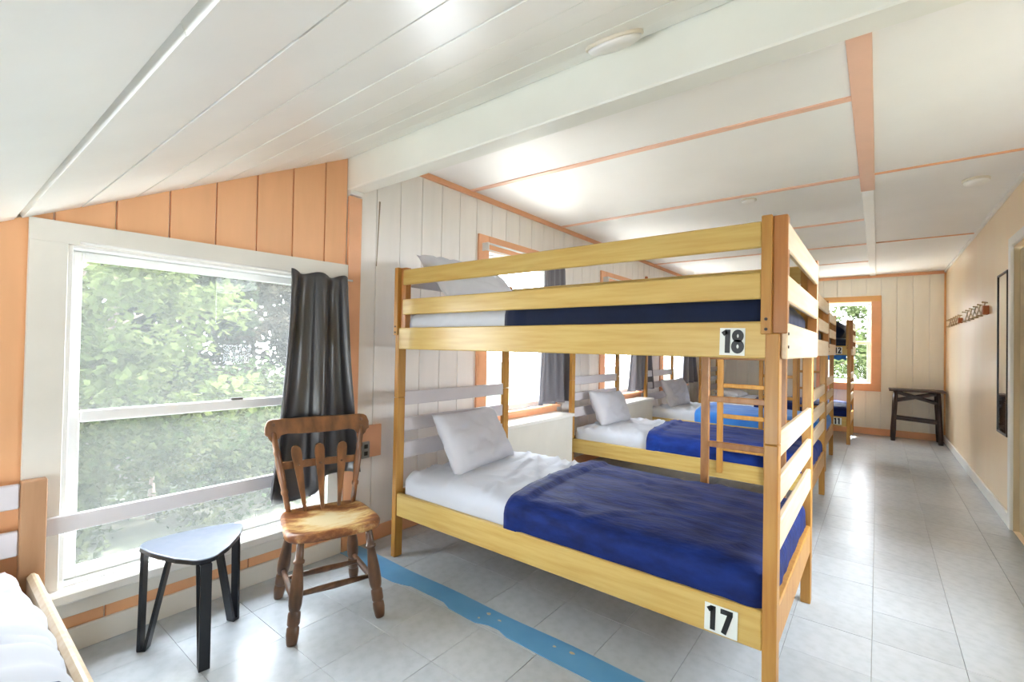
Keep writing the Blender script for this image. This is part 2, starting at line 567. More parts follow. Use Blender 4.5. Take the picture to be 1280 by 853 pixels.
# crown strips
c1 = B('trim_3', 'orange_trim', None, 0.0, 0.022, BY1, EY, HC - 0.042, HC, 0.003)
tag(c1, 'orange crown strip along the white board wall', kind='structure')
c2 = B('trim_4', 'orange_trim', None, 0.022, RX, EY - 0.022, EY, HC - 0.045, HC, 0.003)
tag(c2, 'orange crown strip on the end wall', kind='structure')
c3 = B('trim_5', 'white_trim', None, RX - 0.022, RX, BY1, EY - 0.022, HC - 0.03, HC, 0.003)
tag(c3, 'white crown strip on the peach wall', kind='structure')
c4 = B('trim_6', 'yellow_trim', None, RX - 0.02, RX, EY - 0.02, EY, 0.105, HC - 0.045, 0.003)
tag(c4, 'slim corner strip between end wall and peach wall', kind='structure')

# ------------------------------------------------------------------ ceiling
ceiling = B('ceiling', 'ceil_flat', None, -0.15, RX + 0.15, BY1, EY + 0.15, HC + 0.012, HC + 0.12)
tag(ceiling, 'white flat panel ceiling with battens', kind='structure')
xm0, xm1 = 2.492, 2.577
ys_l = [BY1, 2.735, 4.06, 5.405, 6.63, 7.90, EY]
for a, b in zip(ys_l[:-1], ys_l[1:]):
    B('ceiling_panel', 'ceil_flat', ceiling, 0.0, xm0 + 0.03, a + 0.001, b - 0.001, HC, HC + 0.012)
ys_r = [BY1, 4.06, 6.62, EY]
for a, b in zip(ys_r[:-1], ys_r[1:]):
    B('ceiling_panel', 'ceil_flat', ceiling, xm0 + 0.032, RX, a + 0.001, b - 0.001, HC, HC + 0.012)
B('batten', 'pink_trim', ceiling, xm0, xm1, BY1, 4.42, HC - 0.014, HC, 0.002)
B('batten', 'white_trim', ceiling, xm0 + 0.004, xm1 - 0.004, 4.425, EY - 0.022, HC - 0.014, HC, 0.002)
for y in ys_l[1:-1]:
    sk = 0.035 if y < 3 else 0.0
    mb = MB()
    mb.add([(0.022, y - 0.022 - sk, HC - 0.008), (xm0, y - 0.022 + sk, HC - 0.008), (xm0, y + 0.022 + sk, HC - 0.008), (0.022, y + 0.022 - sk, HC - 0.008),
            (0.022, y - 0.022 - sk, HC), (xm0, y - 0.022 + sk, HC), (xm0, y + 0.022 + sk, HC), (0.022, y + 0.022 - sk, HC)],
           [(3, 2, 1, 0), (4, 5, 6, 7), (0, 1, 5, 4), (1, 2, 6, 5), (2, 3, 7, 6), (3, 0, 4, 7)])
    mb.build('batten', 'pink_trim', ceiling)
for y in ys_r[1:-1]:
    B('batten', 'orange_trim', ceiling, xm1, RX, y - 0.014, y + 0.014, HC - 0.008, HC, 0.002)
beam = MB().box(-0.02, RX, BY0, BY1, 2.245, HC + 0.1, 0.006).build('ceiling_beam', 'beam_white')
tag(beam, 'white painted cross beam between sloped and flat ceiling', kind='structure')
MB().prism([(0.0, 2.215), (0.085, 2.215), (0.085, 2.2445), (0.0, 2.2445)], lambda p: (0.024, 1.605 + p[0], p[1]), lambda p: (0.0, 1.605 + p[0], p[1])).build('beam_shim', 'white_trim', beam)

sl = MB()
sl.add([(-0.15, NY - 0.15, slope_z(NY - 0.15) + 0.02), (RX + 0.15, NY - 0.15, slope_z(NY - 0.15) + 0.02), (RX + 0.15, 1.6, slope_z(1.6) + 0.02), (-0.15, 1.6, slope_z(1.6) + 0.02),
        (-0.15, NY - 0.15, slope_z(NY - 0.15) + 0.15), (RX + 0.15, NY - 0.15, slope_z(NY - 0.15) + 0.15), (RX + 0.15, 1.6, slope_z(1.6) + 0.15), (-0.15, 1.6, slope_z(1.6) + 0.15)],
       [(3, 2, 1, 0), (4, 5, 6, 7), (0, 1, 5, 4), (1, 2, 6, 5), (2, 3, 7, 6), (3, 0, 4, 7)])
ceil2 = sl.build('ceiling_sloped', 'ceil_white')
tag(ceil2, 'white sloped plank ceiling over the window end', kind='structure')
nrm = Vector((0, -0.497, 1)).normalized()
lines = [0.193 + 0.1785 * k for k in range(-8, 8)] + [1.598]
lines = sorted(l for l in lines if NY - 0.02 < l <= 1.6 and not -0.2 < l < 0.1)
lines = [NY - 0.14] + lines
def plank(x0, x1, y0, y1, dz):
    a, b = Vector((0, y0, slope_z(y0) - dz)), Vector((0, y1, slope_z(y1) - dz))
    t = nrm * 0.022
    ch = 0.004
    vs = []
    for x in (x0, x1):
        for p in (a, b):
            q = p + Vector((x, 0, 0))
            vs += [q, q + t]
    MB().add(vs, [(0, 1, 3, 2), (4, 6, 7, 5), (0, 4, 5, 1), (2, 3, 7, 6), (0, 2, 6, 4), (1, 5, 7, 3)]).build('ceiling_plank', 'ceil_white', ceil2)
for i, (a, b) in enumerate(zip(lines[:-1], lines[1:])):
    g0 = 0.011 if abs(a - 0.193) < 0.01 else 0.0035
    g1 = 0.011 if abs(b - 0.193) < 0.01 else 0.0035
    dz = random.uniform(0, 0.002)
    if 0.18 < a < 0.2:
        plank(0, 1.770, a + g0, b - g1, dz); plank(1.774, RX, a + g0, b - g1, dz + 0.002)
    elif 0.7 < a < 0.75:
        plank(0, 1.62, a + g0, b - g1, dz); plank(1.623, RX, a + g0, b - g1, dz + 0.001)
    else:
        plank(0, RX, a + g0, b - g1, dz)
# outside roof over everything
roof = B('roof', 'shingle', None, -0.6, RX + 0.5, 1.4, EY + 0.5, HC + 0.14, HC + 0.25)
tag(roof, 'roof above the room', kind='structure')

# ------------------------------------------------------------------ windows
def sash_window(n, y0, y1, z0, z1, label, pane, mframe='vinyl', zmid=None, xg=-0.06, axis='x', sgn=1, at=0.0):
    """double hung window set in an opening. Local (d = depth into the room, a = along the wall) mapped by P."""
    w = empty('window_%d' % n)
    tag(w, label, kind='structure')
    def bx(name, m, parent, d0, d1, a0, a1, q0, q1, b=0.0):
        if axis == 'x':
            lo, hi = sorted((at + sgn * d0, at + sgn * d1))
            return B(name, m, parent, lo, hi, a0, a1, q0, q1, b)
        lo, hi = sorted((at + sgn * d0, at + sgn * d1))
        return B(name, m, parent, a0, a1, lo, hi, q0, q1, b)
    zm = zmid if zmid else (z0 + z1) / 2
    fr = 0.03
    # jamb lining and fixed frame
    bx('jamb', mframe, w, -0.14, 0.0, y0, y0 + 0.014, z0, z1)
    bx('jamb', mframe, w, -0.14, 0.0, y1 - 0.014, y1, z0, z1)
    bx('head_jamb', mframe, w, -0.14, 0.0, y0, y1, z1 - 0.014, z1)
    bx('sill_jamb', mframe, w, -0.14, 0.0, y0, y1, z0, z0 + 0.014)
    def sash(name, d0, q0, q1, top, bot):
        s = empty(name)
        s.parent = w
        a0, a1 = y0 + 0.018, y1 - 0.018
        bx('stile', mframe, s, d0, d0 + 0.028, a0, a0 + 0.045, q0, q1, 0.004)
        bx('stile', mframe, s, d0, d0 + 0.028, a1 - 0.045, a1, q0, q1, 0.004)
        bx('rail', mframe, s, d0, d0 + 0.028, a0 + 0.045, a1 - 0.045, q1 - top, q1, 0.004)
        bx('rail', mframe, s, d0, d0 + 0.028, a0 + 0.045, a1 - 0.045, q0, q0 + bot, 0.004)
        bx('pane', pane, s, d0 + 0.012, d0 + 0.016, a0 + 0.04, a1 - 0.04, q0 + bot - 0.004, q1 - top + 0.004)
        return s
    sash('upper_sash', -0.095, zm - 0.02, z1 - 0.016, 0.038, 0.03)
    s = sash('lower_sash', -0.062, z0 + 0.016, zm + 0.02, 0.05, 0.045)
    ym = (y0 + y1) / 2 + 0.09
    bx('sash_lock', 'metal_dark', s, -0.056, -0.03, ym - 0.03, ym + 0.03, zm + 0.019, zm + 0.03, 0.003)
    return w, bx

w1, bx1 = sash_window(1, *W1, 'large double-hung window with pale grey casing beside the wooden chair', 'pane_screen', zmid=0.962)
bx1('casing', 'casing_grey', w1, 0.0, 0.02, 0.221, 0.335, 0.27, 1.755, 0.003)
bx1('casing', 'casing_grey', w1, 0.0, 0.02, 1.495, 1.598, 0.27, 1.755, 0.003)
hd = MB().prism([(0.2215, 1.668), (1.598, 1.672), (1.598, 1.772), (0.2215, 1.752)], lambda p: (0.024, p[0], p[1]), lambda p: (0.0, p[0], p[1]))
hd.build('head_casing', 'casing_grey', w1)
bx1('inner_stop', 'vinyl', w1, -0.03, 0.006, 0.335, 0.352, 0.27, 1.668, 0.002)
bx1('stool', 'white_trim', w1, -0.03, 0.075, 0.27, 1.598, 0.226, 0.272, 0.008)
bx1('apron', 'casing_grey', w1, 0.0, 0.022, 0.30, 1.598, 0.152, 0.226, 0.003)
bx1('guard_bar', 'bar_grey', w1, 0.021, 0.045, 0.27, 1.56, 0.505, 0.573, 0.003)

specs = [(2, W2, 'sash window behind the headboard of the nearest bunk bed'),
         (3, W3, 'sash window in orange casing behind the second bunk bed'),
         (4, W4, 'sash window in orange casing farthest along the white wall')]
for n, w, lab in specs:
    o, bx = sash_window(n, *w, lab, 'pane_clear')
    y0, y1, z0, z1 = w
    bx('casing', 'orange_trim', o, 0.0, 0.02, y0 - 0.125, y0 + 0.004, z0, z1 + 0.115, 0.003)
    bx('casing', 'orange_trim', o, 0.0, 0.02, y1 - 0.004, y1 + 0.10, z0, z1 + 0.115, 0.003)
    bx('head_casing', 'orange_trim', o, 0.0, 0.022, y0 + 0.004, y1 - 0.004, z1 - 0.004, z1 + 0.115, 0.003)
    bx('stool', 'orange_trim', o, -0.03, 0.06, y0 - 0.125, y1 + 0.10, z0 - 0.012, z0 + 0.014, 0.006)
    bx('apron', 'orange_trim', o, 0.0, 0.022, y0 - 0.11, y1 + 0.09, z0 - 0.085, z0 - 0.012, 0.003)
oe, bxe = sash_window(5, *WE, 'sash window in orange casing on the end wall', 'pane_clear', axis='y', sgn=-1, at=EY)
x0, x1, z0, z1 = WE
bxe('casing', 'orange_trim', oe, 0.0, 0.02, x0 - 0.115, x0 + 0.004, z0, z1 + 0.085, 0.003)
bxe('casing', 'orange_trim', oe, 0.0, 0.02, x1 - 0.004, x1 + 0.118, z0, z1 + 0.085, 0.003)
bxe('head_casing', 'yellow_trim', oe, 0.0, 0.023, x0 - 0.115, x1 + 0.118, z1 + 0.0, z1 + 0.088, 0.003)
bxe('apron', 'orange_trim', oe, 0.0, 0.03, x0 - 0.115, x1 + 0.118, z0 - 0.11, z0 + 0.004, 0.003)
orr, bxr = sash_window(6, *W_FILL_R, 'unseen window added in the right wall for fill light', 'pane_clear', axis='x', sgn=-1, at=RX)
onn, bxn = sash_window(7, *W_FILL_N, 'unseen low window added behind the camera for fill light', 'pane_clear', axis='y', sgn=1, at=NY)

for (y0, y1, z0, z1) in (W1, W2, W3, W4):
    portal((-0.15, (y0 + y1) / 2, (z0 + z1) / 2), (1, 0, 0), z1 - z0, y1 - y0)
portal(((WE[0] + WE[1]) / 2, EY + 0.15, (WE[2] + WE[3]) / 2), (0, -1, 0), WE[1] - WE[0], WE[3] - WE[2])
portal((RX + 0.145, (W_FILL_R[0] + W_FILL_R[1]) / 2, (W_FILL_R[2] + W_FILL_R[3]) / 2), (-1, 0, 0), W_FILL_R[3] - W_FILL_R[2], W_FILL_R[1] - W_FILL_R[0])
portal(((W_FILL_N[0] + W_FILL_N[1]) / 2, NY - 0.145, (W_FILL_N[2] + W_FILL_N[3]) / 2), (0, 1, 0), W_FILL_N[1] - W_FILL_N[0], W_FILL_N[3] - W_FILL_N[2])

# door on the right wall
dr = empty('door_1')
tag(dr, 'tan wooden door with white casing in the peach wall', kind='structure')
B('door_leaf', 'door_tan', dr, RX + 0.03, RX + 0.07, DR[0] + 0.02, DR[1] - 0.015, 0.004, DR[3] - 0.015, 0.003)
B('casing', 'white_trim', dr, RX - 0.02, RX + 0.002, DR[1] - 0.008, DR[1] + 0.062, 0.0, DR[3] + 0.008, 0.004)
B('casing', 'white_trim', dr, RX - 0.02, RX + 0.002, DR[0] - 0.062, DR[0] + 0.008, 0.0, DR[3] + 0.008, 0.004)
B('head_casing', 'white_trim', dr, RX - 0.02, RX + 0.002, DR[0] - 0.062, DR[1] + 0.062, DR[3] + 0.008, DR[3] + 0.078, 0.004)
B('jamb', 'door_tan', dr, RX, RX + 0.14, DR[1] - 0.015, DR[1], 0.0, DR[3])
B('jamb', 'door_tan', dr, RX, RX + 0.14, DR[0], DR[0] + 0.015, 0.0, DR[3])
MB().lathe((RX + 0.03, DR[0] + 0.09, 0.95), (RX - 0.03, DR[0] + 0.09, 0.95), [(0, .012), (.5, .012), (.55, .028), (.9, .028), (1, .012)]).build('door_knob', 'metal_dark', dr, True)

# ------------------------------------------------------------------ soft goods
def rounded_box(x0, x1, y0, y1, z0, z1, r, step=0.03, disp=None, open_bottom=True, open_left=False):
    """dense rounded box; disp(p, n) -> offset vector"""
    mb_v, mb_f = [], []
    key = {}
    nx, ny, nz = max(2, int((x1 - x0) / step)), max(2, int((y1 - y0) / step)), max(3, int((z1 - z0) / step))
    def vert(i, j, k):
        t = (i, j, k)
        if t in key:
            return key[t]
        p = Vector((x0 + (x1 - x0) * i / nx, y0 + (y1 - y0) * j / ny, z0 + (z1 - z0) * k / nz))
        c = Vector((min(max(p.x, x0 + (0 if open_left else r)), x1 - r), min(max(p.y, y0 + r), y1 - r), min(max(p.z, z0 + r), z1 - r)))
        d = p - c
        n = d.normalized() if d.length > 1e-6 else Vector((0, 0, 1))
        q = c + n * min(d.length, r) if d.length > r else p
        if disp:
            q = q + disp(q, n)
        key[t] = len(mb_v)
        mb_v.append(tuple(q))
        return key[t]
    def face(a, b, c, d):
        mb_f.append((vert(*a), vert(*b), vert(*c), vert(*d)))
    for i in range(nx):
        for j in range(ny):
            face((i, j, nz), (i + 1, j, nz), (i + 1, j + 1, nz), (i, j + 1, nz))
            if not open_bottom:
                face((i, j, 0), (i, j + 1, 0), (i + 1, j + 1, 0), (i + 1, j, 0))
        for k in range(nz):
            face((i, 0, k), (i + 1, 0, k), (i + 1, 0, k + 1), (i, 0, k + 1))
            face((i, ny, k), (i, ny, k + 1), (i + 1, ny, k + 1), (i + 1, ny, k))
    for j in range(ny):
        for k in range(nz):
            face((nx, j, k), (nx, j + 1, k), (nx, j + 1, k + 1), (nx, j, k + 1))
            if not open_left:
                face((0, j, k), (0, j, k + 1), (0, j + 1, k + 1), (0, j + 1, k))
    mb = MB()
    mb.v, mb.f = mb_v, mb_f
    return mb

def nz3(p, s, seed=0.0):
    return noise.noise(Vector((p[0] * s[0] + seed, p[1] * s[1] - seed, p[2] * s[2] + seed * 0.5)))

def mattress(x0, x1, y0, y1, z0, z1, label, group, seed=0.0, crown=0.03, cover=9.0, step=0.028):
    def d(p, n):
        u = (p.x - x0) / (x1 - x0); v = (p.y - y0) / (y1 - y0)
        top = max(0.0, n.z)
        o = Vector((0, 0, crown * top * (1 - (2 * v - 1) ** 4) * (1 - (2 * u - 1) ** 6)))
        w = nz3(p, (5, 3, 6), seed) * 0.009 + nz3(p, (16, 6, 14), seed + 4) * 0.005
        ridge = abs(nz3((p.x + 0.35 * p.y, p.y * 0.3, p.z), (9, 9, 9), seed + 8))
        k = 1.0 if p.x < cover - 0.06 else max(0.0, (cover - p.x) / 0.06)
        w += max(0, 0.10 - ridge) * 0.20 * (0.3 + 0.7 * top)
        # pulled creases fanning out from the pillow corner
        fx, fy = p.x - x0 - 0.25, p.y - y0 - 0.15
        if fx > 0.05:
            ang = math.atan2(fy, fx)
            w += 0.007 * top * max(0, math.sin(ang * 16 + 3 * nz3(p, (2, 2, 2), seed + 11))) ** 3 * min(1, fx * 5)
        return o + n * (w * k - 0.004 * (1 - k))
    o = rounded_box(x0, x1, y0, y1, z0, z1, 0.055, step, d, open_bottom=False).build('mattress', 'sheet', None, True)
    return tag(o, label, 'mattress', group)

def blanket(xs, x1, y0, y1, z0, z1, m, label, group, seed=0.0, crown=0.03, skew=0.0, mx0=None, mat_fold=True, off=0.019):
    """blanket tucked over the mattress foot; front hem folded back"""
    mx0 = mx0 if mx0 is not None else xs - 0.8
    X1 = x1 + off
    def d(p, n):
        u = (p.x - mx0) / (x1 - mx0); v = (p.y - y0) / (y1 - y0)
        top = max(0.0, n.z)
        o = Vector((0, 0, crown * top * (1 - min(1, abs(2 * v - 1)) ** 4) * (1 - min(1, abs(2 * u - 1)) ** 6)))
        t = (p.x - xs) / (X1 - xs)
        w = nz3(p, (2.2, 8, 5), seed) * 0.010 * top + nz3(p, (5, 18, 9), seed + 3) * 0.005
        rid = abs(nz3((p.x * 0.4 - 0.2 * p.y, p.y, p.z), (6, 7, 7), seed + 6))
        w += max(0, 0.1 - rid) * 0.09 * top
        if n.z < 0.5:
            w += 0.007 * math.sin(p.x * 40 + seed) * max(0, t - 0.6) * 2 * (1 - top)
        if mat_fold and p.x - xs < 0.085:
            w += 0.013
        o.x += skew * (v - 0.5) * (1 - t)
        return o + n * w
    mb = rounded_box(xs, X1, y0 - off, y1 + off, z0, z1 + off, 0.062, 0.026, d, open_left=True)
    o = mb.build('blanket', m, None, True)
    so = o.modifiers.new('thick', 'SOLIDIFY')
    so.thickness = 0.006
    so.offset = -1
    return tag(o, label, 'blanket', group)

def pillow(center, xdir, updir, a, b, t, label, group, seed=0.0, m='pillow', sag=0.0):
    """pillow: local x along width (a), local y along height (b), thickness t. updir = local y direction"""
    X = Vector(xdir).normalized()
    Y = (Vector(updir) - X * X.dot(Vector(updir))).normalized()
    Z = X.cross(Y)
    n = 26
    vs, fs = [], []
    for side in (1, -1):
        for i in range(n + 1):
            for j in range(n + 1):
                u, v = -1 + 2 * i / n, -1 + 2 * j / n
                uu = u * (1 - 0.09 * (1 - v * v) * abs(u) ** 3)
                vv = v * (1 - 0.09 * (1 - u * u) * abs(v) ** 3)
                h = ((1 - u ** 4) * (1 - v ** 4)) ** 0.55
                e = min(1 - abs(u), 1 - abs(v))
                wr = noise.noise(Vector((u * 2.2 + seed, v * 2.2, seed))) * 0.2 + noise.noise(Vector((u * 5 + seed, v * 3, side + seed))) * 0.14
                wr -= max(0, 0.12 - abs(noise.noise(Vector((u * 1.7 + v * 1.2 + seed, v * 1.5 - u, seed + 5))))) * 2.0
                zz = side * t / 2 * h * (1 + wr)
                p = Vector(center) + X * (uu * a / 2) + Y * (vv * b / 2 - sag * (1 - u * u) * 0.0) + Z * zz
                p += Z * (0.012 * noise.noise(Vector((u * 1.5, v * 1.5 + seed, 9))))
                vs.append(p)
    N = (n + 1) * (n + 1)
    for s in (0, 1):
        for i in range(n):
            for j in range(n):
                q = (s * N + i * (n + 1) + j, s * N + (i + 1) * (n + 1) + j, s * N + (i + 1) * (n + 1) + j + 1, s * N + i * (n + 1) + j + 1)
                fs.append(q if s == 0 else q[::-1])
    me = bpy.data.meshes.new('pillow')
    me.from_pydata([tuple(p) for p in vs], [], fs)
    bm = bmesh.new(); bm.from_mesh(me)
    bmesh.ops.remove_doubles(bm, verts=bm.verts, dist=1e-5)
    bmesh.ops.recalc_face_normals(bm, faces=bm.faces)
    for f in bm.faces:
        f.smooth = True
    bm.to_mesh(me); bm.free()
    me.materials.append(MATS[m])
    o = put('pillow', me)
    return tag(o, label, 'pillow', group)

# ------------------------------------------------------------------ number plates
def stroke(mb, pts, w, closed, P, y0, y1):
    """flat ribbon along 2D pts, extruded y0..y1; P maps (x,z,y)->3D"""
    n = len(pts)
    L, R = [], []
    for i in range(n):
        a = Vector(pts[i - 1]) if (i > 0 or closed) else Vector(pts[i])
        b = Vector(pts[(i + 1) % n]) if (i < n - 1 or closed) else Vector(pts[i])
        d = (b - a).normalized()
        nn = Vector((-d.y, d.x))
        L.append(Vector(pts[i]) + nn * w / 2); R.append(Vector(pts[i]) - nn * w / 2)
    m = n if closed else n - 1
    for i in range(m):
        j = (i + 1) % n
        q = [L[i], L[j], R[j], R[i]]
        vs = [P(p.x, p.y, y0) for p in q] + [P(p.x, p.y, y1) for p in q]
        mb.add(vs, [(0, 1, 2, 3), (7, 6, 5, 4), (0, 4, 5, 1), (1, 5, 6, 2), (2, 6, 7, 3), (3, 7, 4, 0)])

def oval(cx, cz, rx, rz, n=20):
    return [(cx + rx * math.cos(2 * math.pi * i / n), cz + rz * math.sin(2 * math.pi * i / n)) for i in range(n)]

def digit(ch, h, P, y0, y1, parent):
    """digit ch of height h with origin at its lower left; stroke-built"""
    mb = MB()
    w = h * 0.205
    if ch == '1':
        stroke(mb, [(h * .26, 0), (h * .26, h)], w, False, P, y0, y1)
        stroke(mb, [(h * .06, h * .80), (h * .24, h * .93)], w * .95, False, P, y0, y1)
    elif ch == '7':
        stroke(mb, [(h * .02, h - w / 2), (h * .50, h - w / 2)], w, False, P, y0, y1)
        stroke(mb, [(h * .41, h - w * .6), (h * .16, 0)], w, False, P, y0, y1)
    elif ch == '8':
        stroke(mb, oval(h * .25, h * .735, h * .135, h * .175), w * .92, True, P, y0, y1)
        stroke(mb, oval(h * .25, h * .285, h * .15, h * .195), w, True, P, y0, y1)
    elif ch == '2':
        arc = [(h * .25 + h * .15 * math.cos(a), h * .735 + h * .18 * math.sin(a)) for a in [math.pi * (1.0 - i / 8 * 1.25) for i in range(9)]]
        stroke(mb, arc + [(h * .12, h * .10)], w * .92, False, P, y0, y1)
        stroke(mb, [(h * .03, w / 2), (h * .48, w / 2)], w, False, P, y0, y1)
    return mb.build('digit', 'sign_black', parent)

def plate(txt, parent, x, z, w, h, yf, tilt=0.0, lab=None):
    """white number plates, one card per digit pair, on a rail whose front is at y = yf (local)"""
    c, s = math.cos(tilt), math.sin(tilt)
    def P(px, pz, y):
        return (x + px * c + pz * s, y, z - px * s + pz * c)
    mb = MB()
    q = [(0, 0), (w, 0), (w, h), (0, h)]
    mb.prism(q, lambda p: P(p[0], p[1], yf - 0.002), lambda p: P(p[0], p[1], yf))
    o = mb.build('number_plate', 'sign_white', parent)
    o['label'] = 'white number plate reading ' + txt
    dh = h * 0.86
    for i, ch in enumerate(txt):
        ox = w * (0.06 if i == 0 else 0.47)
        digit(ch, dh, lambda px, pz, y, ox=ox: P(ox + px, h * 0.08 + pz, y), yf - 0.0035, yf - 0.0021, o)

# ------------------------------------------------------------------ bunk bed (local origin = outer front corner at the wall end, on the floor)
# local x: 0 (head, at the wall) .. 2.06 (foot); local y: 0 (front) .. 1.085 (back)
LB, WB = 2.06, 1.085
def make_bunk():
    r = empty('bunk_bed')
    PW, PD = 0.036, 0.058
    for (px, py) in ((0.0, 0.0), (LB - 0.044, 0.0), (0.0, WB - PD), (LB - 0.044, WB - PD)):
        pw = PW if px == 0 else 0.044
        B('lower_post', 'pine_v', r, px, px + pw, py, py + PD, 0.0, 0.962, 0.003)
        B('upper_post', 'pine_v', r, px, px + pw, py, py + PD, 0.964, 1.345, 0.003)
        # guard post above the rail, in a darker brown, and its front strip
        gx = px + (0.022 if px == 0 else 0.018)
        gy = py + (0.018 if py == 0 else 0.0)
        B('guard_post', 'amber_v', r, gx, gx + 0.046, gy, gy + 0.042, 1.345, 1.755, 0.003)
        sy = py - 0.004 if py == 0 else py + PD - 0.03
        st = B('guard_strip', 'pine_v', r, px - 0.014, px + 0.020, sy, sy + 0.034, 1.342, 1.756, 0.003)
        for zz in (1.36, 1.395):
            y = sy if py == 0 else sy + 0.034
            MB().lathe((px + 0.003, y + 0.001, zz), (px + 0.003, y - 0.003, zz), [(0, .006), (1, .005)], 8).build('bolt', 'bolt', st)
    x0, x1 = PW, LB - 0.044
    for yf in (0.006, WB - 0.006 - 0.03):
        B('side_rail', 'pine', r, x0, x1, yf, yf + 0.03, 0.250, 0.386, 0.005)
        B('side_rail', 'pine', r, x0 - 0.01, x1 + 0.012, yf - 0.004, yf + 0.026, 1.258, 1.388, 0.005)
    for yf in (0.001, WB - 0.018 - 0.0):
        B('guard_rail', 'pine', r, x0 + 0.024, x1 - 0.012, yf, yf + 0.018, 1.466, 1.560, 0.005)
        B('guard_rail', 'pine', r, x0 + 0.024, x1 - 0.012, yf, yf + 0.018, 1.646, 1.738, 0.005)
    # foot end; whitish glare is put into the boards' pale colour
    for (z0, z1) in ((1.632, 1.732), (1.455, 1.550), (1.258, 1.384)):
        B('foot_board', 'pale_wood', r, LB + 0.001, LB + 0.021, 0.022, WB - 0.045, z0, z1, 0.005)
    for (z0, z1) in ((0.912, 1.0), (0.750, 0.842), (0.585, 0.688)):
        B('foot_board', 'pale_wood', r, LB - 0.024, LB - 0.002, PD + 0.001, WB - PD - 0.001, z0, z1, 0.005)
    B('end_rail', 'pine_v', r, LB - 0.03, LB - 0.002, PD + 0.001, WB - PD - 0.001, 0.262, 0.398, 0.005)
    for zz in (1.30, 1.345):
        MB().lathe((LB + 0.0205, 0.04, zz), (LB + 0.024, 0.04, zz), [(0, .006), (1, .005)], 8).build('bolt', 'bolt', r)
    # head end
    for (z0, z1) in ((0.912, 0.998), (0.750, 0.836), (0.583, 0.686)):
        B('head_board', 'grey_board', r, 0.004, 0.026, PD + 0.001, WB - PD - 0.001, z0, z1, 0.005)
    for (z0, z1) in ((1.646, 1.738), (1.466, 1.560), (1.258, 1.388)):
        B('head_board', 'grey_board', r, 0.004, 0.024, PD + 0.001, WB - PD - 0.001, z0, z1, 0.005)
    B('end_rail', 'pine_v', r, 0.004, 0.03, PD + 0.001, WB - PD - 0.001, 0.262, 0.398, 0.005)
    # mattress boards
    B('bed_base', 'slat_dark', r, 0.032, LB - 0.032, 0.037, WB - 0.037, 0.262, 0.280)
    B('bed_base', 'slat_dark', r, 0.032, LB - 0.05, 0.037, WB - 0.037, 1.268, 1.286)
    return r

def add_ladder(r, xa, xb, yf, z0, rungs, m='ladder_wood'):
    """ladder on the plane y = yf (local), hooked over the upper rail"""
    l = empty('ladder')
    l.parent = r
    for x in (xa, xb):
        B('stile', m, l, x - 0.022, x + 0.022, yf - 0.016, yf + 0.016, z0, 1.40, 0.004)
    for z in rungs:
        B('rung', m, l, xa + 0.022, xb - 0.022, yf - 0.014, yf + 0.014, z - 0.017, z + 0.017, 0.004)
    return l

BUNKS = [  # origin, label
    ((0.279, 1.768, 0), 'nearest pine bunk bed, with number plates 17 and 18'),
    ((0.170, 4.005, 0), 'second pine bunk bed, directly behind the bed numbered 17 and 18'),
    ((0.105, 6.055, 0), 'third pine bunk bed with a bright blue blanket on its lower bunk'),
    ((0.245, 8.055, 0), 'farthest pine bunk bed by the end window, numbered 11 and 12')]
proto = make_bunk()
bunks = []
for i, (loc, lab) in enumerate(BUNKS):
    b = proto if i == 0 else copy_tree(proto)
    bunks.append(b)
for i, (loc, lab) in enumerate(BUNKS):
    b = bunks[i]
    b.location = loc
    tag(b, lab, 'bunk bed', 'pine bunk beds in a row')
for c in list(bunks[3].children):          # the farthest bunk has no guard rails on its open side
    if c.name.startswith('guard_rail') and min(v.co.y for v in c.data.vertices) < 0.1:
        bpy.data.objects.remove(c, do_unlink=True)
add_ladder(bunks[0], 1.517, 1.915, WB + 0.017, 0.40, (0.46, 0.735, 1.0, 1.25))
for i in (1, 2, 3):
    add_ladder(bunks[i], 1.43, 1.77, -0.018, 0.30, (0.50, 0.76, 1.005, 1.25), 'pine_v')
plate('18', bunks[0], 1.868, 1.268, 0.084, 0.098, 0.0015, 0.02)
plate('17', bunks[0], 1.826, 0.248 + 0.012, 0.112, 0.100, 0.0055, 0.02)
plate('12', bunks[3], 1.86, 1.272, 0.10, 0.10, 0.0015, 0.0)
plate('11', bunks[3], 1.86, 0.268, 0.10, 0.10, 0.0055, 0.0)

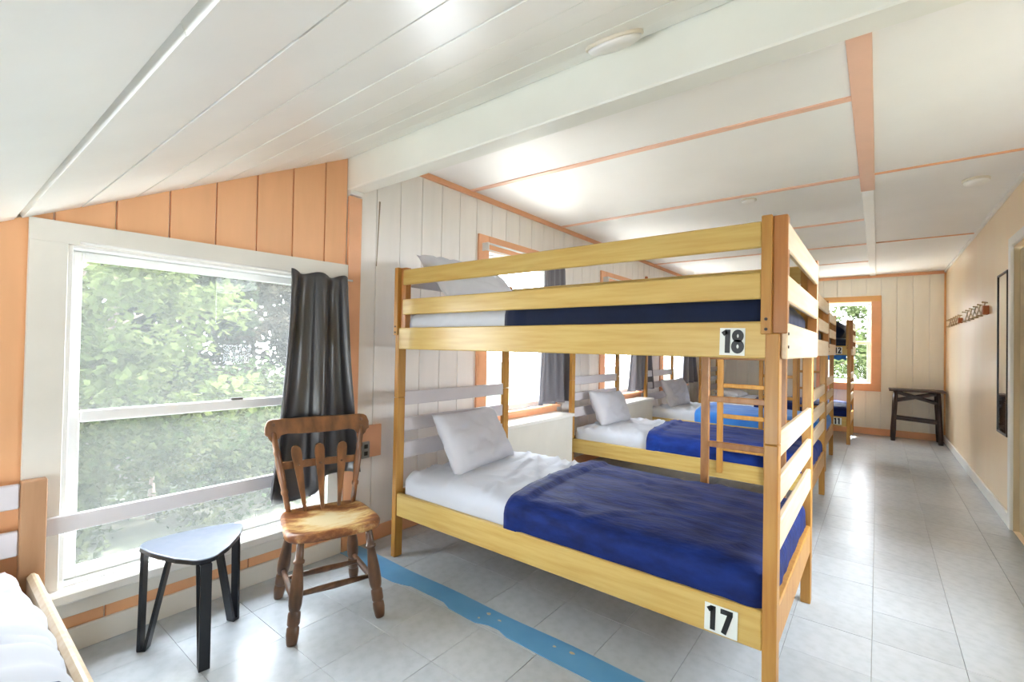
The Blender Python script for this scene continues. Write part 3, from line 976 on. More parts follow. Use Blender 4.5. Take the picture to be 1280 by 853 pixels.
# ------------------------------------------------------------------ bedding
BED = [  # lower blanket start (abs x), material, skew, upper start
    (1.125, 'navy', -0.04, 1.13), (0.93, 'mid_blue', -0.08, 1.05), (0.78, 'bright_blue', 0.0, 1.0), (1.08, 'navy', 0.0, 1.1)]
who = ['nearest bunk bed', 'second bunk bed', 'third bunk bed', 'farthest bunk bed']
bl_txt = ['navy blue blanket tucked over the lower mattress of the nearest bunk bed', 'royal blue blanket on the lower mattress of the second bunk bed',
          'bright sky blue blanket on the lower mattress of the third bunk bed', 'navy blanket on the lower mattress above the number 11']
for i, ((ox, oy, _), lab) in enumerate(BUNKS):
    xs, m, sk, xu = BED[i]
    a, b, c, d = ox + 0.036, ox + LB - 0.036, oy + 0.04, oy + WB - 0.042
    mattress(a, b, c, d, 0.281, 0.495, 'white sheeted lower mattress of the ' + who[i], 'lower mattresses', i * 3.1, cover=xs + 0.02, step=0.018 if i < 2 else 0.028)
    mattress(a, b - 0.015, c, d, 1.287, 1.475, 'white sheeted upper mattress of the ' + who[i], 'upper mattresses', i * 5.3 + 1, cover=xu + 0.02)
    blanket(xs, b + 0.0, c, d, 0.31, 0.495, m, bl_txt[i], 'lower bunk blankets', i * 2.7, skew=sk, mx0=a)
    blanket(xu, b - 0.015, c, d, 1.31, 1.475, 'navy_dark', 'dark navy blanket on the upper mattress of the ' + who[i], 'upper bunk blankets', i * 4.1 + 2, mx0=a)
# lower pillows lean on the headboards
pillow((0.495, 2.275, 0.672), (-0.16, 1, -0.02), (-0.52, 0, 0.86), 0.70, 0.42, 0.17, 'white pillow leaning on the headboard of the nearest lower bunk', 'pillows', 1.3)
pillow((0.39, 4.50, 0.665), (0.05, 1, -0.05), (-0.42, 0.05, 0.9), 0.66, 0.38, 0.16, 'white pillow leaning on the headboard of the second lower bunk', 'pillows', 4.2)
pillow((0.36, 6.62, 0.685), (0.10, 1, 0.02), (-0.35, 0, 0.93), 0.66, 0.42, 0.16, 'white pillow leaning on the headboard of the third lower bunk', 'pillows', 7.7)
pillow((0.62, 8.62, 0.57), (0.05, 1, 0), (-1, 0, 0.12), 0.62, 0.42, 0.12, 'white pillow lying flat on the farthest lower bunk', 'pillows', 9.1)
# upper pillows
pillow((0.56, 2.17, 1.675), (0.10, 1, -0.06), (-0.72, -0.05, 0.6), 0.68, 0.46, 0.16, 'pale grey pillow propped on the upper bunk above number 18', 'pillows', 2.2)
for i, yy in ((1, 4.5), (2, 6.6)):
    pillow((BUNKS[i][0][0] + 0.3, yy, 1.535), (0.05, 1, 0), (-1, 0, 0.15), 0.62, 0.42, 0.12, 'white pillow on the upper mattress of the ' + who[i], 'pillows', 3.0 + i)
bundle = pillow((2.03, 8.45, 1.605), (0.1, 1, 0.0), (-1, 0, 0.05), 0.6, 0.46, 0.28, 'dark navy rolled blanket bundle on the upper bunk numbered 12', None, 5.5, m='navy_dark')
bundle['category'] = 'blanket bundle'
bundle.name = 'blanket_bundle'
# bright blue blanket edge hanging below the upper rail of the farthest bunk
mb = MB()
n = 24
vs, fs = [], []
for i in range(n + 1):
    x = 1.98 + 0.27 * i / n
    y = 8.105 + 0.006 * math.sin(i * 1.3)
    vs += [(x, y, 1.262), (x, y + 0.006 * math.cos(i), 1.19 + 0.01 * math.sin(i * .7)), (x, y + 0.012, 1.19 + 0.01 * math.sin(i * .7)), (x, y + 0.012, 1.262)]
for i in range(n):
    for k in range(4):
        fs.append((i * 4 + k, i * 4 + (k + 1) % 4, i * 4 + 4 + (k + 1) % 4, i * 4 + 4 + k))
fs += [(0, 1, 2, 3), tuple(n * 4 + k for k in (3, 2, 1, 0))]
hb = mb.add(vs, fs).build('hanging_blanket', 'bright_blue', None, True)
tag(hb, 'bright blue cloth hanging under the rail numbered 12', 'towel')

# ------------------------------------------------------------------ single bed at the lower left
nb = empty('single_bed', (0, 0, 0))
tag(nb, 'single wooden bed with pale headboard slats at the lower left corner', 'bed')
Y1, Y0 = 0.286, -0.76
for y in (Y1 - 0.072, Y0):
    B('head_post', 'post_tan', nb, 0.052, 0.10, y, y + 0.072, 0.0, 0.745, 0.003)
    B('foot_post', 'post_tan', nb, 2.06, 2.10, y, y + 0.072, 0.0, 0.60, 0.003)
for z0, z1 in ((0.646, 0.737), (0.47, 0.563)):
    B('head_board', 'grey_board', nb, 0.066, 0.088, Y0 + 0.073, Y1 - 0.073, z0, z1, 0.004)
    B('foot_board', 'grey_board', nb, 2.07, 2.09, Y0 + 0.073, Y1 - 0.073, z0 - 0.15, z1 - 0.15, 0.004)
for y in (Y1 - 0.052, Y0 + 0.02):
    B('side_rail', 'pale_wood', nb, 0.101, 2.059, y, y + 0.032, 0.265, 0.402, 0.012)
B('bed_base', 'slat_dark', nb, 0.11, 2.05, Y0 + 0.053, Y1 - 0.053, 0.270, 0.290)
mattress(0.112, 2.05, Y0 + 0.075, Y1 - 0.078, 0.291, 0.445, 'white sheeted mattress of the single bed in the corner', None, 21.0, crown=0.075, cover=1.16, step=0.02)
blanket(1.15, 2.05, Y0 + 0.075, Y1 - 0.078, 0.32, 0.445, 'navy', 'navy blanket on the single bed in the corner', None, 31.0, mx0=0.112, crown=0.082)
# rumpled top sheet folded down
def dsh(p, n):
    top = max(0.0, n.z)
    w = 0.013 * (0.30 + 0.70 * top) * 1.5 * math.sin(p.x * 42 + p.y * 5 + 2.5 * nz3(p, (3, 4, 3), 2)) * (0.5 + 0.5 * nz3(p, (4, 3, 3), 7)) + 0.008
    return Vector((0.05 * nz3(p, (0, 4, 2), 3), 0, 0.080 * top * (1 - min(1, abs(2 * (p.y - Y0 - 0.075) / (Y1 - Y0 - 0.153) - 1)) ** 4))) + n * w
shm = rounded_box(0.60, 1.215, Y0 + 0.067, Y1 - 0.07, 0.34, 0.455, 0.055, 0.016, dsh, open_left=True)
shm.f = [f for f in shm.f if not all(shm.v[i][0] > 1.17 for i in f)]
sh = shm.build('bed_sheet', 'sheet', None, True)
sm = sh.modifiers.new('thick', 'SOLIDIFY'); sm.thickness = 0.004; sm.offset = -1
tag(sh, 'rumpled white top sheet folded down on the single bed', 'bed sheet')

# ------------------------------------------------------------------ curtains
def curtain(name_label, y0, y1, yb0, yb1, z0, z1, x, folds, amp, seed, m='curtain', zb=None, group='grey window curtains'):
    """hanging pleated curtain on the left wall; top span y0..y1, bottom span yb0..yb1"""
    nu, nv = 150, 40
    vs, fs = [], []
    for j in range(nv + 1):
        t = j / nv
        for i in range(nu + 1):
            u = i / nu
            e = t ** 1.5
            yy = (y0 + (y1 - y0) * u) * (1 - e) + (yb0 + (yb1 - yb0) * u) * e
            ph = u * folds * 2 * math.pi + 0.7 * math.sin(u * 5 + seed) + 0.4 * t * math.sin(seed + u * 3)
            A = amp * (0.55 + 0.75 * t)
            if t < 0.05:
                A *= 0.7
            s = math.sin(ph)
            xx = x + A * (abs(s) ** 0.7 * (1 if s > 0 else -1)) + 0.006 * noise.noise(Vector((u * 6, t * 3, seed)))
            yy += 0.35 * A * math.cos(ph) * (0.4 + t)
            bz = zb(u) if zb else z0
            zz = z1 + (bz - z1) * t + (0.010 * math.sin(ph * 1.0 + 0.8) * (1 - t) if t < 0.08 else 0)
            vs.append((xx, yy, zz))
    for j in range(nv):
        for i in range(nu):
            a = j * (nu + 1) + i
            fs.append((a, a + 1, a + nu + 2, a + nu + 1))
    root = empty('curtain', (0, 0, 0))
    mb = MB(); mb.v, mb.f = vs, fs
    me = bpy.data.meshes.new('panel')
    me.from_pydata(vs, [], fs)
    for p in me.polygons:
        p.use_smooth = True
    me.materials.append(MATS[m])
    o = put('panel', me, root)
    so = o.modifiers.new('thick', 'SOLIDIFY'); so.thickness = 0.002
    return tag(root, name_label, 'curtain', group), root

t1, r1 = curtain('long charcoal curtain hanging at the big window behind the wooden chair', 1.195, 1.535, 1.08, 1.635, 0.45, 1.676, 0.108, 2.4, 0.043, 1.0,
                 zb=lambda u: 0.49 - 0.09 * math.sin(min(u, .55) / .55 * math.pi) + 0.03 * u)
MB().lathe((0.082, 0.36, 1.668), (0.082, 1.592, 1.668), [(0, .006), (1, .006)], 10).build('rod', 'metal_white', r1, True)
for (w, lab, yb) in ((W2, 'grey curtain at the window right of the nearest headboard', (3.53, 4.16)), (W3, 'grey curtain at the window behind the second bunk bed', (5.62, 6.36)), (W4, 'grey curtain at the farthest window along the white wall', (7.55, 8.36))):
    y0, y1, z0, z1 = w
    _, rt = curtain(lab, y1 - 0.30, y1 + 0.06, yb[0], yb[1], 0.74, 2.12, 0.10, 3.3, 0.032, y0, 'curtain_back')
    MB().lathe((0.085, y0 - 0.10, 2.13), (0.085, y1 + 0.08, 2.13), [(0, .008), (1, .008)], 10).build('rod', 'metal_white', rt, True)
    MB().lathe((0.055, y0 - 0.10, 2.085), (0.055, y1 + 0.08, 2.085), [(0, .006), (1, .006)], 10).build('rod', 'metal_white', rt, True)
    for y in (y0 - 0.085, y1 + 0.075):
        B('bracket', 'metal_white', rt, 0.0225, 0.094, y - 0.005, y + 0.005, 2.075, 2.14, 0.002)

# window benches (heater covers)
def bench(y0, y1, lab):
    o = empty('window_bench')
    tag(o, lab, 'bench', 'white window benches')
    B('front_panel', 'casing_grey', o, 0.225, 0.245, y0, y1, 0.0, 0.615, 0.003)
    B('side_panel', 'casing_grey', o, 0.023, 0.225, y0, y0 + 0.02, 0.0, 0.615)
    B('side_panel', 'casing_grey', o, 0.023, 0.225, y1 - 0.02, y1, 0.0, 0.615)
    B('top', 'white_trim', o, 0.023, 0.262, y0 - 0.01, y1 + 0.01, 0.6155, 0.645, 0.005)
    return o
bench(2.90, 3.96, 'pale window bench under the sill beside the nearest headboard')
bench(5.12, 6.03, 'pale window bench under the sill behind the second bunk')

# ------------------------------------------------------------------ wooden chair
ch = empty('wooden_chair', (0.4985, 1.224, 0), math.radians(-18))
tag(ch, 'worn brown wooden chair with arrow-shaped back slats and turned legs', 'chair')
# seat outline in local x (front +) / y (side)
out = []
for i in range(64):
    a = 2 * math.pi * i / 64
    c, s = math.cos(a), math.sin(a)
    e = 0.36
    px = 0.205 * (abs(c) ** e) * (1 if c > 0 else -1)
    py = 0.208 * (abs(s) ** e) * (1 if s > 0 else -1)
    py *= 1.0 + 0.06 * (px / 0.205)
    if px > 0:
        px -= 0.02 * abs(py / 0.2) ** 2
    out.append((px, py))
mb = MB()
rings = [(0.90, 0.398), (0.985, 0.406), (1.0, 0.418), (1.0, 0.432), (0.975, 0.441), (0.90, 0.443), (0.72, 0.437), (0.45, 0.433), (0.15, 0.434)]
vs, fs = [], []
for sc_, z in rings:
    for (px, py) in out:
        vs.append((px * sc_, py * sc_, z))
n = len(out)
for j in range(len(rings) - 1):
    for i in range(n):
        fs.append((j * n + i, j * n + (i + 1) % n, (j + 1) * n + (i + 1) % n, (j + 1) * n + i))
fs.append(tuple(range(n))[::-1]); fs.append(tuple((len(rings) - 1) * n + i for i in range(n)))
mb.add(vs, fs)
# worn seat material: cream centre, brown rim and scuffs
m = bpy.data.materials.new('seat_worn'); m.use_nodes = True
nt = m.node_tree; bs = nt.nodes['Principled BSDF']; bs.inputs['Roughness'].default_value = 0.38
tc = nt.nodes.new('ShaderNodeTexCoord')
mp = nt.nodes.new('ShaderNodeMapping'); mp.inputs['Scale'].default_value = (5.4, 4.8, 0.0); mp.inputs['Location'].default_value = (-0.2, 0, 0)
gr = nt.nodes.new('ShaderNodeTexGradient'); gr.gradient_type = 'SPHERICAL'
no = nt.nodes.new('ShaderNodeTexNoise'); no.inputs['Scale'].default_value = 11; no.inputs['Detail'].default_value = 9; no.inputs['Roughness'].default_value = 0.68
mpn = nt.nodes.new('ShaderNodeMapping'); mpn.inputs['Scale'].default_value = (1.6, 0.7, 1)
ad = nt.nodes.new('ShaderNodeMath'); ad.operation = 'MULTIPLY_ADD'; ad.inputs[1].default_value = 0.9
rp = nt.nodes.new('ShaderNodeValToRGB')
el = rp.color_ramp.elements
el[0].position = 0.40; el[0].color = (*s2l((112, 66, 36)), 1)
el[1].position = 0.72; el[1].color = (*s2l((206, 190, 150)), 1)
e2 = el.new(0.48); e2.color = (*s2l((150, 100, 56)), 1)
e3 = el.new(0.58); e3.color = (*s2l((196, 164, 108)), 1)
nt.links.new(tc.outputs['Object'], mp.inputs[0]); nt.links.new(mp.outputs[0], gr.inputs[0])
nt.links.new(tc.outputs['Object'], mpn.inputs[0]); nt.links.new(mpn.outputs[0], no.inputs['Vector'])
gs = nt.nodes.new('ShaderNodeMath'); gs.operation = 'MULTIPLY'; gs.inputs[1].default_value = 0.42
nt.links.new(gr.outputs['Fac'], gs.inputs[0])
nt.links.new(no.outputs['Fac'], ad.inputs[0]); nt.links.new(gs.outputs[0], ad.inputs[2])
nt.links.new(ad.outputs[0], rp.inputs[0]); nt.links.new(rp.outputs[0], bs.inputs['Base Color'])
MATS['seat_worn'] = m
mb.build('seat', 'seat_worn', ch, True)
leg_prof = [(0, .015), (.08, .0165), (.19, .0185), (.20, .0235), (.215, .0245), (.23, .0235), (.24, .018), (.34, .022), (.46, .0275), (.56, .029), (.63, .0275), (.675, .0235), (.685, .019), (.70, .0255), (.72, .0265),
            (.80, .0265), (.815, .025), (.825, .0195), (.84, .0255), (.90, .0265), (.975, .0225), (1.0, .020)]
feet = {(1, -1): (0.222, -0.192), (1, 1): (0.2125, 0.192), (-1, -1): (-0.217, -0.187), (-1, 1): (-0.217, 0.187)}
tops = {(1, -1): (0.135, -0.150), (1, 1): (0.135, 0.150), (-1, -1): (-0.145, -0.145), (-1, 1): (-0.145, 0.145)}
def on_leg(k, z):
    t = (0.404 - z) / 0.404
    return (tops[k][0] + (feet[k][0] - tops[k][0]) * t, tops[k][1] + (feet[k][1] - tops[k][1]) * t, z)
for k in feet:
    MB().lathe((*tops[k], 0.404), (*feet[k], 0.0), leg_prof, 16).build('leg', 'chair_dark', ch, True)
rod = [(0, .010), (.2, .0125), (.5, .0155), (.8, .0125), (1, .010)]
def mid(p, q, t):
    return tuple(a + (b - a) * t for a, b in zip(p, q))
sideL = (on_leg((1, -1), 0.15), on_leg((-1, -1), 0.15))
sideR = (on_leg((1, 1), 0.15), on_leg((-1, 1), 0.15))
for p, q in (sideL, sideR, (mid(*sideL, .22), mid(*sideR, .22)), (mid(*sideL, .72), mid(*sideR, .72))):
    MB().lathe(p, q, rod, 12).build('stretcher', 'chair_dark', ch, True)
post_prof = [(0, .012), (.10, .0135), (.22, .0135), (.24, .0175), (.27, .0175), (.29, .0135), (.45, .0175), (.60, .018), (.72, .014), (.74, .0175), (.77, .0175), (.79, .014), (.90, .015), (1, .014)]
for s in (-1, 1):
    MB().lathe((-0.16, s * 0.157, 0.436), (-0.262, s * 0.222, 0.82), post_prof, 14).build('back_post', 'chair_wood', ch, True)
# crest rail: curved board with eared ends
def back_pt(s, z, d=0.0):
    """point of the leaning, slightly curved back at side s, height z, offset d forward"""
    t = (z - 0.436) / (0.82 - 0.436)
    x = -0.16 - 0.102 * t - 0.03 * (1 - (s / 0.25) ** 2) * min(1, max(0, t))
    return (x + d, s, z)
topc = [(-0.262, 0.850), (-0.258, 0.872), (-0.245, 0.886), (-0.22, 0.890), (-0.15, 0.887), (0, 0.888), (0.15, 0.887), (0.22, 0.890), (0.245, 0.886), (0.258, 0.872), (0.262, 0.850)]
botc = [(0.252, 0.812), (0.236, 0.780), (0.218, 0.772), (0.202, 0.782), (0.185, 0.806), (0.155, 0.812), (0.08, 0.806), (0.0, 0.804), (-0.08, 0.806), (-0.155, 0.812), (-0.185, 0.806), (-0.202, 0.782), (-0.218, 0.772), (-0.236, 0.780), (-0.252, 0.812)]
def strip_prism(top, bot, th, name, m):
    """board between two curves sampled over side s"""
    def ev(c, s):
        c = sorted(c)
        if s <= c[0][0]: return c[0][1]
        for (a, za), (b, zb) in zip(c[:-1], c[1:]):
            if s <= b: return za + (zb - za) * (s - a) / (b - a)
        return c[-1][1]
    N = 48
    s0, s1 = min(p[0] for p in top), max(p[0] for p in top)
    vs, fs = [], []
    for i in range(N + 1):
        s = s0 + (s1 - s0) * i / N
        zt, zb_ = ev(top, s), min(ev(top, s) - 0.004, ev(bot, max(min(s, 0.252), -0.252)))
        vs += [back_pt(s, zb_, th / 2), back_pt(s, zt, th / 2), back_pt(s, zt, -th / 2), back_pt(s, zb_, -th / 2)]
    for i in range(N):
        for k in range(4):
            fs.append((i * 4 + k, i * 4 + (k + 1) % 4, i * 4 + 4 + (k + 1) % 4, i * 4 + 4 + k))
    fs += [(0, 1, 2, 3), tuple(N * 4 + k for k in (3, 2, 1, 0))]
    o = MB().add(vs, fs).build(name, m, ch, False)
    bv = o.modifiers.new('soft', 'BEVEL'); bv.width = 0.005; bv.segments = 2; bv.limit_method = 'ANGLE'; bv.angle_limit = math.radians(50)
    return o
crest = strip_prism(topc, botc, 0.024, 'crest_rail', 'chair_wood')
for s in (-1, 1):
    for zz in (0.822, 0.862):
        p = back_pt(s * 0.222, zz, 0.012)
        MB().lathe(p, (p[0] + 0.004, p[1], p[2]), [(0, .009), (.6, .008), (1, .003)], 10).build('plug', 'chair_dark', crest, True)
mr = MB()
pa, pb = -0.20, 0.20
N = 16
vs, fs = [], []
for i in range(N + 1):
    s = pa + (pb - pa) * i / N
    for dz, dx in ((-0.016, 0.0), (-0.016, -0.014), (0.018, -0.014), (0.018, 0.0)):
        p = back_pt(s, 0.655 + dz, dx); vs.append(p)
for i in range(N):
    for k in range(4):
        fs.append((i * 4 + k, i * 4 + (k + 1) % 4, i * 4 + 4 + (k + 1) % 4, i * 4 + 4 + k))
fs += [(0, 1, 2, 3), tuple(N * 4 + k for k in (3, 2, 1, 0))]
mr.add(vs, fs).build('mid_rail', 'chair_wood', ch)
for s0, s1 in ((-0.082, -0.118), (0.0, 0.0), (0.082, 0.118)):
    prof = [(0.436, .0075), (0.50, .0105), (0.58, .0155), (0.65, .0205), (0.70, .0245), (0.725, .024), (0.742, .019), (0.75, .008)]
    L_, R_ = [], []
    for z, w in prof:
        t = (z - 0.436) / 0.31
        c = s0 + (s1 - s0) * t
        L_.append((c - w, z)); R_.append((c + w, z))
    poly = L_ + R_[::-1]
    sl_ = MB().prism(poly, lambda p: back_pt(p[0], p[1], 0.018), lambda p: back_pt(p[0], p[1], 0.003)).build('back_slat', 'chair_wood', ch)
    c = s0 + (s1 - s0) * 0.7
    p = back_pt(c, 0.655, 0.018)
    MB().lathe(p, (p[0] + 0.003, p[1], p[2]), [(0, .007), (1, .004)], 10).build('plug', 'chair_dark', sl_, True)

# ------------------------------------------------------------------ small three-legged table
tb = empty('side_table', (0.335, 0.715, 0))
tag(tb, 'small black triangular side table on hairpin legs below the big window', 'side table')
corners = [(-0.200, -0.192), (0.258, -0.043), (-0.128, 0.262)]
cx_, cy_ = 0, 0
pts = []
rad = 0.06
for i in range(3):
    A, P0, C_ = Vector(corners[i - 1]), Vector(corners[i]), Vector(corners[(i + 1) % 3])
    d1, d2 = (A - P0).normalized(), (C_ - P0).normalized()
    ang = d1.angle(d2)
    t = rad / math.tan(ang / 2)
    p1, p2 = P0 + d1 * t, P0 + d2 * t
    ctr = P0 + (d1 + d2).normalized() * (rad / math.sin(ang / 2))
    a1 = math.atan2(*(p1 - ctr).yx); a2 = math.atan2(*(p2 - ctr).yx)
    da = (a2 - a1 + math.pi) % (2 * math.pi) - math.pi
    for k in range(9):
        a = a1 + da * k / 8
        pts.append((ctr.x + rad * math.cos(a), ctr.y + rad * math.sin(a)))
    # slightly bulged side
    nx_ = Vector(corners[(i + 1) % 3])
    d3 = (P0 - nx_).normalized()
    q1 = p2
    A2, B2 = P0, nx_
    for k in (0.35, 0.5, 0.65):
        q = A2.lerp(B2, k)
        nn = Vector((-(B2 - A2).y, (B2 - A2).x)).normalized()
        if nn.dot(q) < 0: nn = -nn
        pts.append(tuple(q + nn * 0.014 * (1 - ((k - .5) / .3) ** 2 * .4)))
o = MB().prism(pts, lambda p: (p[0], p[1], 0.428), lambda p: (p[0], p[1], 0.408)).build('tabletop', 'table_sheen', tb)
MB().prism([(p[0] * 1.004, p[1] * 1.004) for p in pts], lambda p: (p[0], p[1], 0.4235), lambda p: (p[0], p[1], 0.4085)).build('black_side', 'leg_black', tb)  # sides keep the table's own black, without the top's painted reflection
bv = o.modifiers.new('soft', 'BEVEL'); bv.width = 0.004; bv.segments = 2; bv.limit_method = 'ANGLE'
feet_t = [(-0.131, -0.152), (0.205, -0.033), (-0.075, 0.188)]
for fx, fy in feet_t:
    f = Vector((fx, fy, 0)); inw = Vector((-fx, -fy, 0)).normalized()
    side = Vector((-inw.y, inw.x, 0))
    lg = MB()
    a = f + Vector((0, 0, 0.004))
    topo = Vector((fx * 0.97, fy * 0.97, 0.408))
    topi = topo + inw * 0.10
    lg.bar(a, topo, 0.038, 0.012, up=inw)
    lg.bar(a + inw * 0.022, topi, 0.038, 0.012, up=inw)
    lg.bar(f + Vector((0, 0, 0.005)) - inw * 0.005, f + Vector((0, 0, 0.005)) + inw * 0.026, 0.038, 0.010)
    lg.bar(topo - inw * 0.005 - Vector((0, 0, 0.005)), topi + inw * 0.008 - Vector((0, 0, 0.005)), 0.038, 0.006)
    lg.build('hairpin_leg', 'leg_black', tb)

# ------------------------------------------------------------------ rustic table at the end wall
et = empty('rustic_table', (3.05, 9.12, 0))
tag(et, 'dark brown rustic table with crossed braces against the end wall', 'table')
B('tabletop', 'rustic', et, -0.315, 0.318, -0.20, 0.20, 0.735, 0.765, 0.006)
for sx in (-1, 1):
    for sy in (-1, 1):
        MB().lathe((sx * 0.235, sy * 0.15, 0.735), (sx * 0.265, sy * 0.165, 0.0), [(0, .026), (.3, .029), (.5, .026), (.8, .030), (1, .028)], 9).build('leg', 'rustic', et, True)
for sy in (-1, 1):
    MB().bar((-0.235, sy * 0.152, 0.72), (0.25, sy * 0.152, 0.575), 0.026, 0.036).build('brace', 'rustic', et)
    MB().bar((0.235, sy * 0.128, 0.72), (-0.25, sy * 0.128, 0.585), 0.026, 0.036).build('brace', 'rustic', et)
    MB().bar((-0.25, sy * 0.155, 0.335), (0.25, sy * 0.155, 0.305), 0.028, 0.036).build('stretcher', 'rustic', et)
for sx in (-1, 1):
    MB().bar((sx * 0.25, -0.15, 0.30), (sx * 0.25, 0.15, 0.30), 0.026, 0.034).build('stretcher', 'rustic', et)

# ------------------------------------------------------------------ mirror and peg racks on the right wall
mi = empty('wall_mirror', (RX, 5.275, 1.305))
tag(mi, 'tall narrow black framed mirror on the peach wall beside the door', 'mirror')
hw, hh = 0.185, 0.64
B('glass', 'mirror', mi, -0.012, -0.006, -hw + 0.02, hw - 0.02, -hh + 0.02, hh - 0.02)
for a, b, c, d in ((-hw, -hw + 0.014, -hh, hh), (hw - 0.014, hw, -hh, hh), (-hw + 0.014, hw - 0.014, hh - 0.016, hh), (-hw + 0.014, hw - 0.014, -hh, -hh + 0.016)):
    B('frame', 'black_frame', mi, -0.018, 0.0, a, b, c, d, 0.002)

def peg_rack(y0, y1, z, h, lab, n=5):
    o = empty('peg_rack', (RX, y0, z))
    tag(o, lab, 'coat rack', 'folding peg racks on the peach wall')
    L = y1 - y0
    st = L / n
    for i in range(n):
        a, b = i * st, (i + 1) * st
        MB().bar((-0.010, a, -h / 2), (-0.010, b, h / 2), 0.008, 0.012, up=(0, 0, 1)).build('lattice_slat', 'hook_wood', o)
        MB().bar((-0.022, a, h / 2), (-0.022, b, -h / 2), 0.008, 0.012, up=(0, 0, 1)).build('lattice_slat', 'hook_wood', o)
    for i in range(n + 1):
        for zz in ((-h / 2, h / 2) if 0 < i < n else (-h / 2, h / 2)):
            MB().lathe((-0.004, i * st, zz), (-0.045, i * st, zz + 0.006), [(0, .006), (.75, .006), (.8, .009), (1, .007)], 8).build('peg', 'hook_wood', o, True)
    B('end_block', 'hook_end', o, -0.045, -0.004, -0.07, -0.015, -h / 2 - 0.005, h / 2 - 0.03, 0.004)
    return o
peg_rack(5.97, 7.25, 1.715, 0.105, 'nearer folding wooden peg rack on the peach wall next to the mirror')
peg_rack(7.62, 8.75, 1.715, 0.085, 'farther folding wooden peg rack on the peach wall near the end corner')

# ------------------------------------------------------------------ ceiling fittings
def detector(name, lab, loc, nrm_, r, h, cat):
    o = empty(name, loc)
    o.rotation_euler = Vector(nrm_).to_track_quat('Z', 'Y').to_euler()
    tag(o, lab, cat)
    MB().lathe((0, 0, 0.0), (0, 0, h * 0.35), [(0, r), (.8, r), (1, r * .95)], 28).build('base_plate', 'detector_ring', o, True)
    MB().lathe((0, 0, h * 0.35), (0, 0, h), [(0, r * .93), (.5, r * .86), (.8, r * .62), (.95, r * .3), (1, r * .05)], 28).build('cover', 'plastic_white', o, True)
    return o
dn = Vector((0, 0.497, -1)).normalized()
detector('dome_light', 'round white dome fitting on the sloped ceiling by the beam', (1.875, 1.43, slope_z(1.43)), dn, 0.10, 0.034, 'ceiling light')
detector('smoke_alarm', 'round white smoke alarm on the flat ceiling near the peach wall', (3.145, 4.589, HC), (0, 0, -1), 0.075, 0.045, 'smoke alarm')
detector('smoke_alarm', 'small white round alarm on the flat ceiling above the nearest bunk', (1.75, 4.20, HC), (0, 0, -1), 0.06, 0.025, 'smoke alarm')

# outlet on its orange block
ob = empty('wall_outlet', (0.0, 1.80, 0.66))
tag(ob, 'grey double outlet on an orange wooden backing beside the chair', 'outlet')
MB().prism([(-0.10, 0.0), (-0.02, 0.0), (-0.02, -0.105), (0.072, -0.105), (0.072, 0.10), (-0.10, 0.10)], lambda p: (0.02, p[0], p[1]), lambda p: (0.0005, p[0], p[1])).build('backing_board', 'orange_trim', ob)
pl = B('cover_plate', 'outlet_grey', ob, 0.0005, 0.03, -0.078, -0.0195, -0.105, -0.002, 0.003)
for zz in (-0.075, -0.03):
    B('socket', 'outlet_dark', pl, 0.029, 0.032, -0.062, -0.036, zz - 0.013, zz + 0.013, 0.001)

# wall hooks above the third window
for k, (y, z) in enumerate(((5.02, 2.32), (6.30, 2.26))):
    o = B('wall_hook', 'hook_end', None, 0.0, 0.03, y, y + 0.05, z, z + 0.06, 0.006)
    tag(o, ('small wooden block on the white wall above the second window casing', 'small wooden block on the white wall right of the second window')[k], 'block')

# ------------------------------------------------------------------ outside
deck = empty('deck', (0, 0, 0))
tag(deck, 'pale plank deck outside the farther windows, with added bounce planks past the end wall', kind='structure')
for k in range(20):
    B('deck_plank', 'deck_pale', deck, -1.6 if k < 4 else -3.2, -0.2, 2.45 + k * 0.36, 2.80 + k * 0.36, -0.18, -0.14)
for k in range(10):  # planks past the end wall, added to bounce daylight into the far room
    B('deck_plank', 'deck_pale', deck, -0.4, 5.0, 9.70 + k * 0.36, 10.05 + k * 0.36, -0.18, -0.14)
lawn = MB().box(-40, -0.17, -25, 45, -0.60, -0.55).box(-0.17, 40, EY + 0.2, 45, -0.60, -0.55).box(RX + 0.3, 40, -25, EY + 0.2, -0.60, -0.55).build('ground', 'lawn')
tag(lawn, 'sunlit lawn outside the windows', kind='structure')

def leaf_mesh(name, n, spread, size, m, seed, shape='crown'):
    rnd = random.Random(seed)
    blobs = [(Vector((rnd.uniform(-1, 1) * spread[0], rnd.uniform(-1, 1) * spread[1], rnd.uniform(-1, 1) * spread[2])), rnd.uniform(0.28, 0.55)) for _ in range(46)]
    vs, fs = [], []
    for i in range(n):
        c, r = rnd.choice(blobs)
        d = Vector((rnd.gauss(0, 1), rnd.gauss(0, 1), rnd.gauss(0, .7))).normalized() * r * rnd.random() ** 0.4
        p = c + d
        ax = Vector((rnd.gauss(0, 1), rnd.gauss(0, 1), rnd.gauss(-.4, .6))).normalized()
        sd = ax.cross(Vector((rnd.gauss(0, .5), rnd.gauss(0, .5), 1))).normalized()
        nn = ax.cross(sd)
        L, w = size * rnd.uniform(.7, 1.4), size * rnd.uniform(.28, .5)
        k = len(vs)
        vs += [p, p + ax * L * .5 + sd * w + nn * w * .25, p + ax * L, p + ax * L * .5 - sd * w + nn * w * .25]
        fs += [(k, k + 1, k + 2), (k, k + 2, k + 3)]
    me = bpy.data.meshes.new(name)
    me.from_pydata([tuple(v) for v in vs], [], fs)
    me.materials.append(MATS[m])
    return me
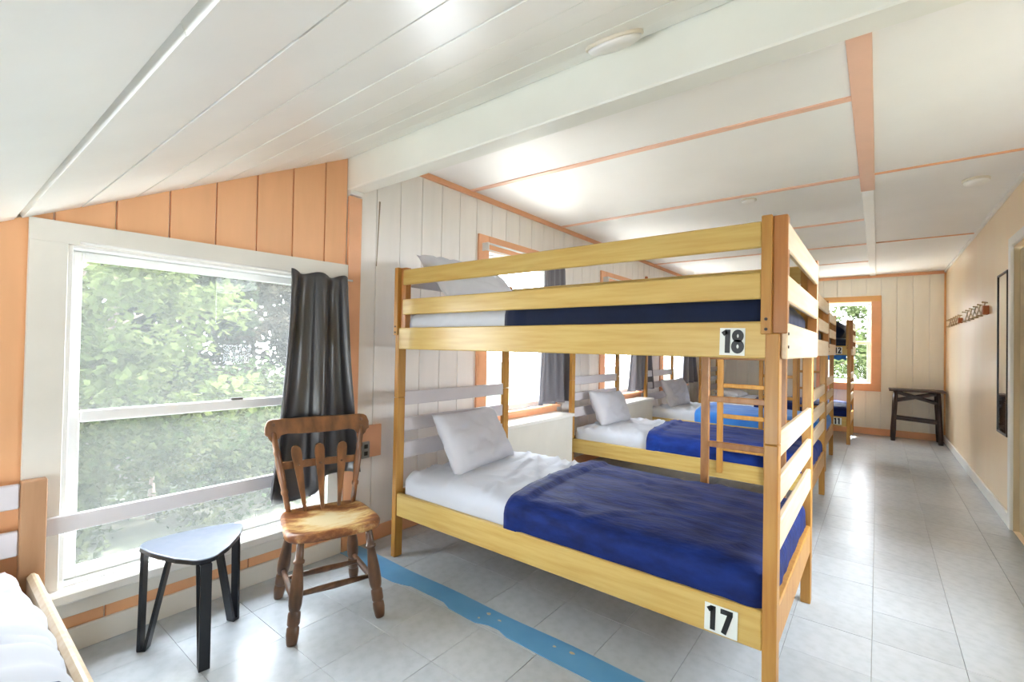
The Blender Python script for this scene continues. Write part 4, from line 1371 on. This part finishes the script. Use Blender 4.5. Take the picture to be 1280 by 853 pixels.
fol = [leaf_mesh('foliage', 7000, (1.5, 1.5, 1.5), 0.13, 'leaf_light', 1), leaf_mesh('foliage', 12000, (1.7, 1.7, 1.8), 0.15, 'leaf_mid', 2),
       leaf_mesh('foliage', 12000, (1.7, 1.7, 1.8), 0.14, 'leaf_dry', 3), leaf_mesh('foliage', 7000, (0.9, 1.1, 0.5), 0.08, 'leaf_bush', 4), leaf_mesh('foliage', 9000, (1.5, 1.5, 1.5), 0.14, 'leaf_pale', 5)]
def tree(x, y, h, kind, sc, lab, rz=0.0, lean=(0.1, 0.05), fz=0.72, squash=1.0):
    o = empty('tree', (x, y, -0.55))
    tag(o, lab, 'tree', 'trees outside the windows')
    lx, ly = lean
    MB().lathe((0, 0, 0), (lx, ly, h), [(0, .10), (.1, .08), (.6, .05), (1, .02)], 10).build('trunk', 'bark', o, True)
    rr = random.Random(int(x * 10 + y))
    for k in range(7):
        t = 0.3 + 0.09 * k
        a = rr.uniform(0, 6.28)
        MB().lathe((lx * t, ly * t, h * t), (lx * t + 1.3 * sc * math.cos(a), ly * t + 1.3 * sc * math.sin(a), h * t + 0.5), [(0, .022), (1, .005)], 7).build('branch', 'bark', o, True)
    f = put('foliage', fol[kind], o, (lx, ly, h * fz))
    f.rotation_euler = (0, 0, rz)
    f.scale = (sc, sc, sc * squash)
    f['kind'] = 'stuff'
    return o
tree(-3.0, 0.1, 2.9, 0, 0.66, 'light green leafy tree close outside the big window, at its left', 0.0, (0.05, 0.9), 0.74)
tree(-6.6, 1.3, 3.8, 1, 0.85, 'dark green tree in the middle distance outside the big window, at its left', 1.0, (0.0, 0.9), 0.62)
tree(-6.8, 6.4, 3.8, 2, 0.95, 'greyish brown tree in the middle distance outside the big window, at its right', 2.0, (0.0, -0.9), 0.62)
tree(-12.0, 3.0, 5.2, 2, 1.8, 'tall dry toned tree far outside the big window, in the middle', 0.5, (0.1, 0.1), 0.54)
tree(-13.0, 10.2, 5.2, 1, 1.8, 'tall dark green tree far outside the big window, at its right', 2.6, (0.1, 0.1), 0.54)
tree(1.55, 14.8, 3.0, 4, 0.85, 'pale green tree outside the end window', 0.8, (0.1, 0.0), 0.66)
tree(3.9, 18.0, 3.2, 4, 1.0, 'pale green tree farther away outside the end window', 1.9)
def bush(x, y, sc, lab, kind=3):
    o = empty('bush', (x, y, -0.55))
    tag(o, lab, 'bush', 'bushes on the lawn')
    MB().lathe((0, 0, 0), (0, 0, 0.5 * sc), [(0, .05), (1, .02)], 8).build('stem', 'bark', o, True)
    f = put('foliage', fol[kind], o, (0, 0, 0.55 * sc)); f.scale = (sc, sc, sc); f['kind'] = 'stuff'
bush(-3.3, 1.5, 0.85, 'low green bush on the lawn outside the big window, at its left')
bush(-3.6, 3.6, 0.95, 'low green bush on the lawn outside the big window, at its right')
bush(-5.6, 2.9, 1.2, 'wide green bush between the two low bushes outside the big window')
hs = empty('neighbour_house', (3.2, 24, -0.55))
tag(hs, 'white neighbouring house seen through the end window', 'house')
B('wall', 'siding', hs, -3, 3, 0, 5, 0, 3.0)
MB().prism([(-3.3, 2.9), (3.3, 2.9), (0, 4.8)], lambda p: (p[0], -0.3, p[1]), lambda p: (p[0], 5.3, p[1])).build('gable_roof', 'siding', hs)
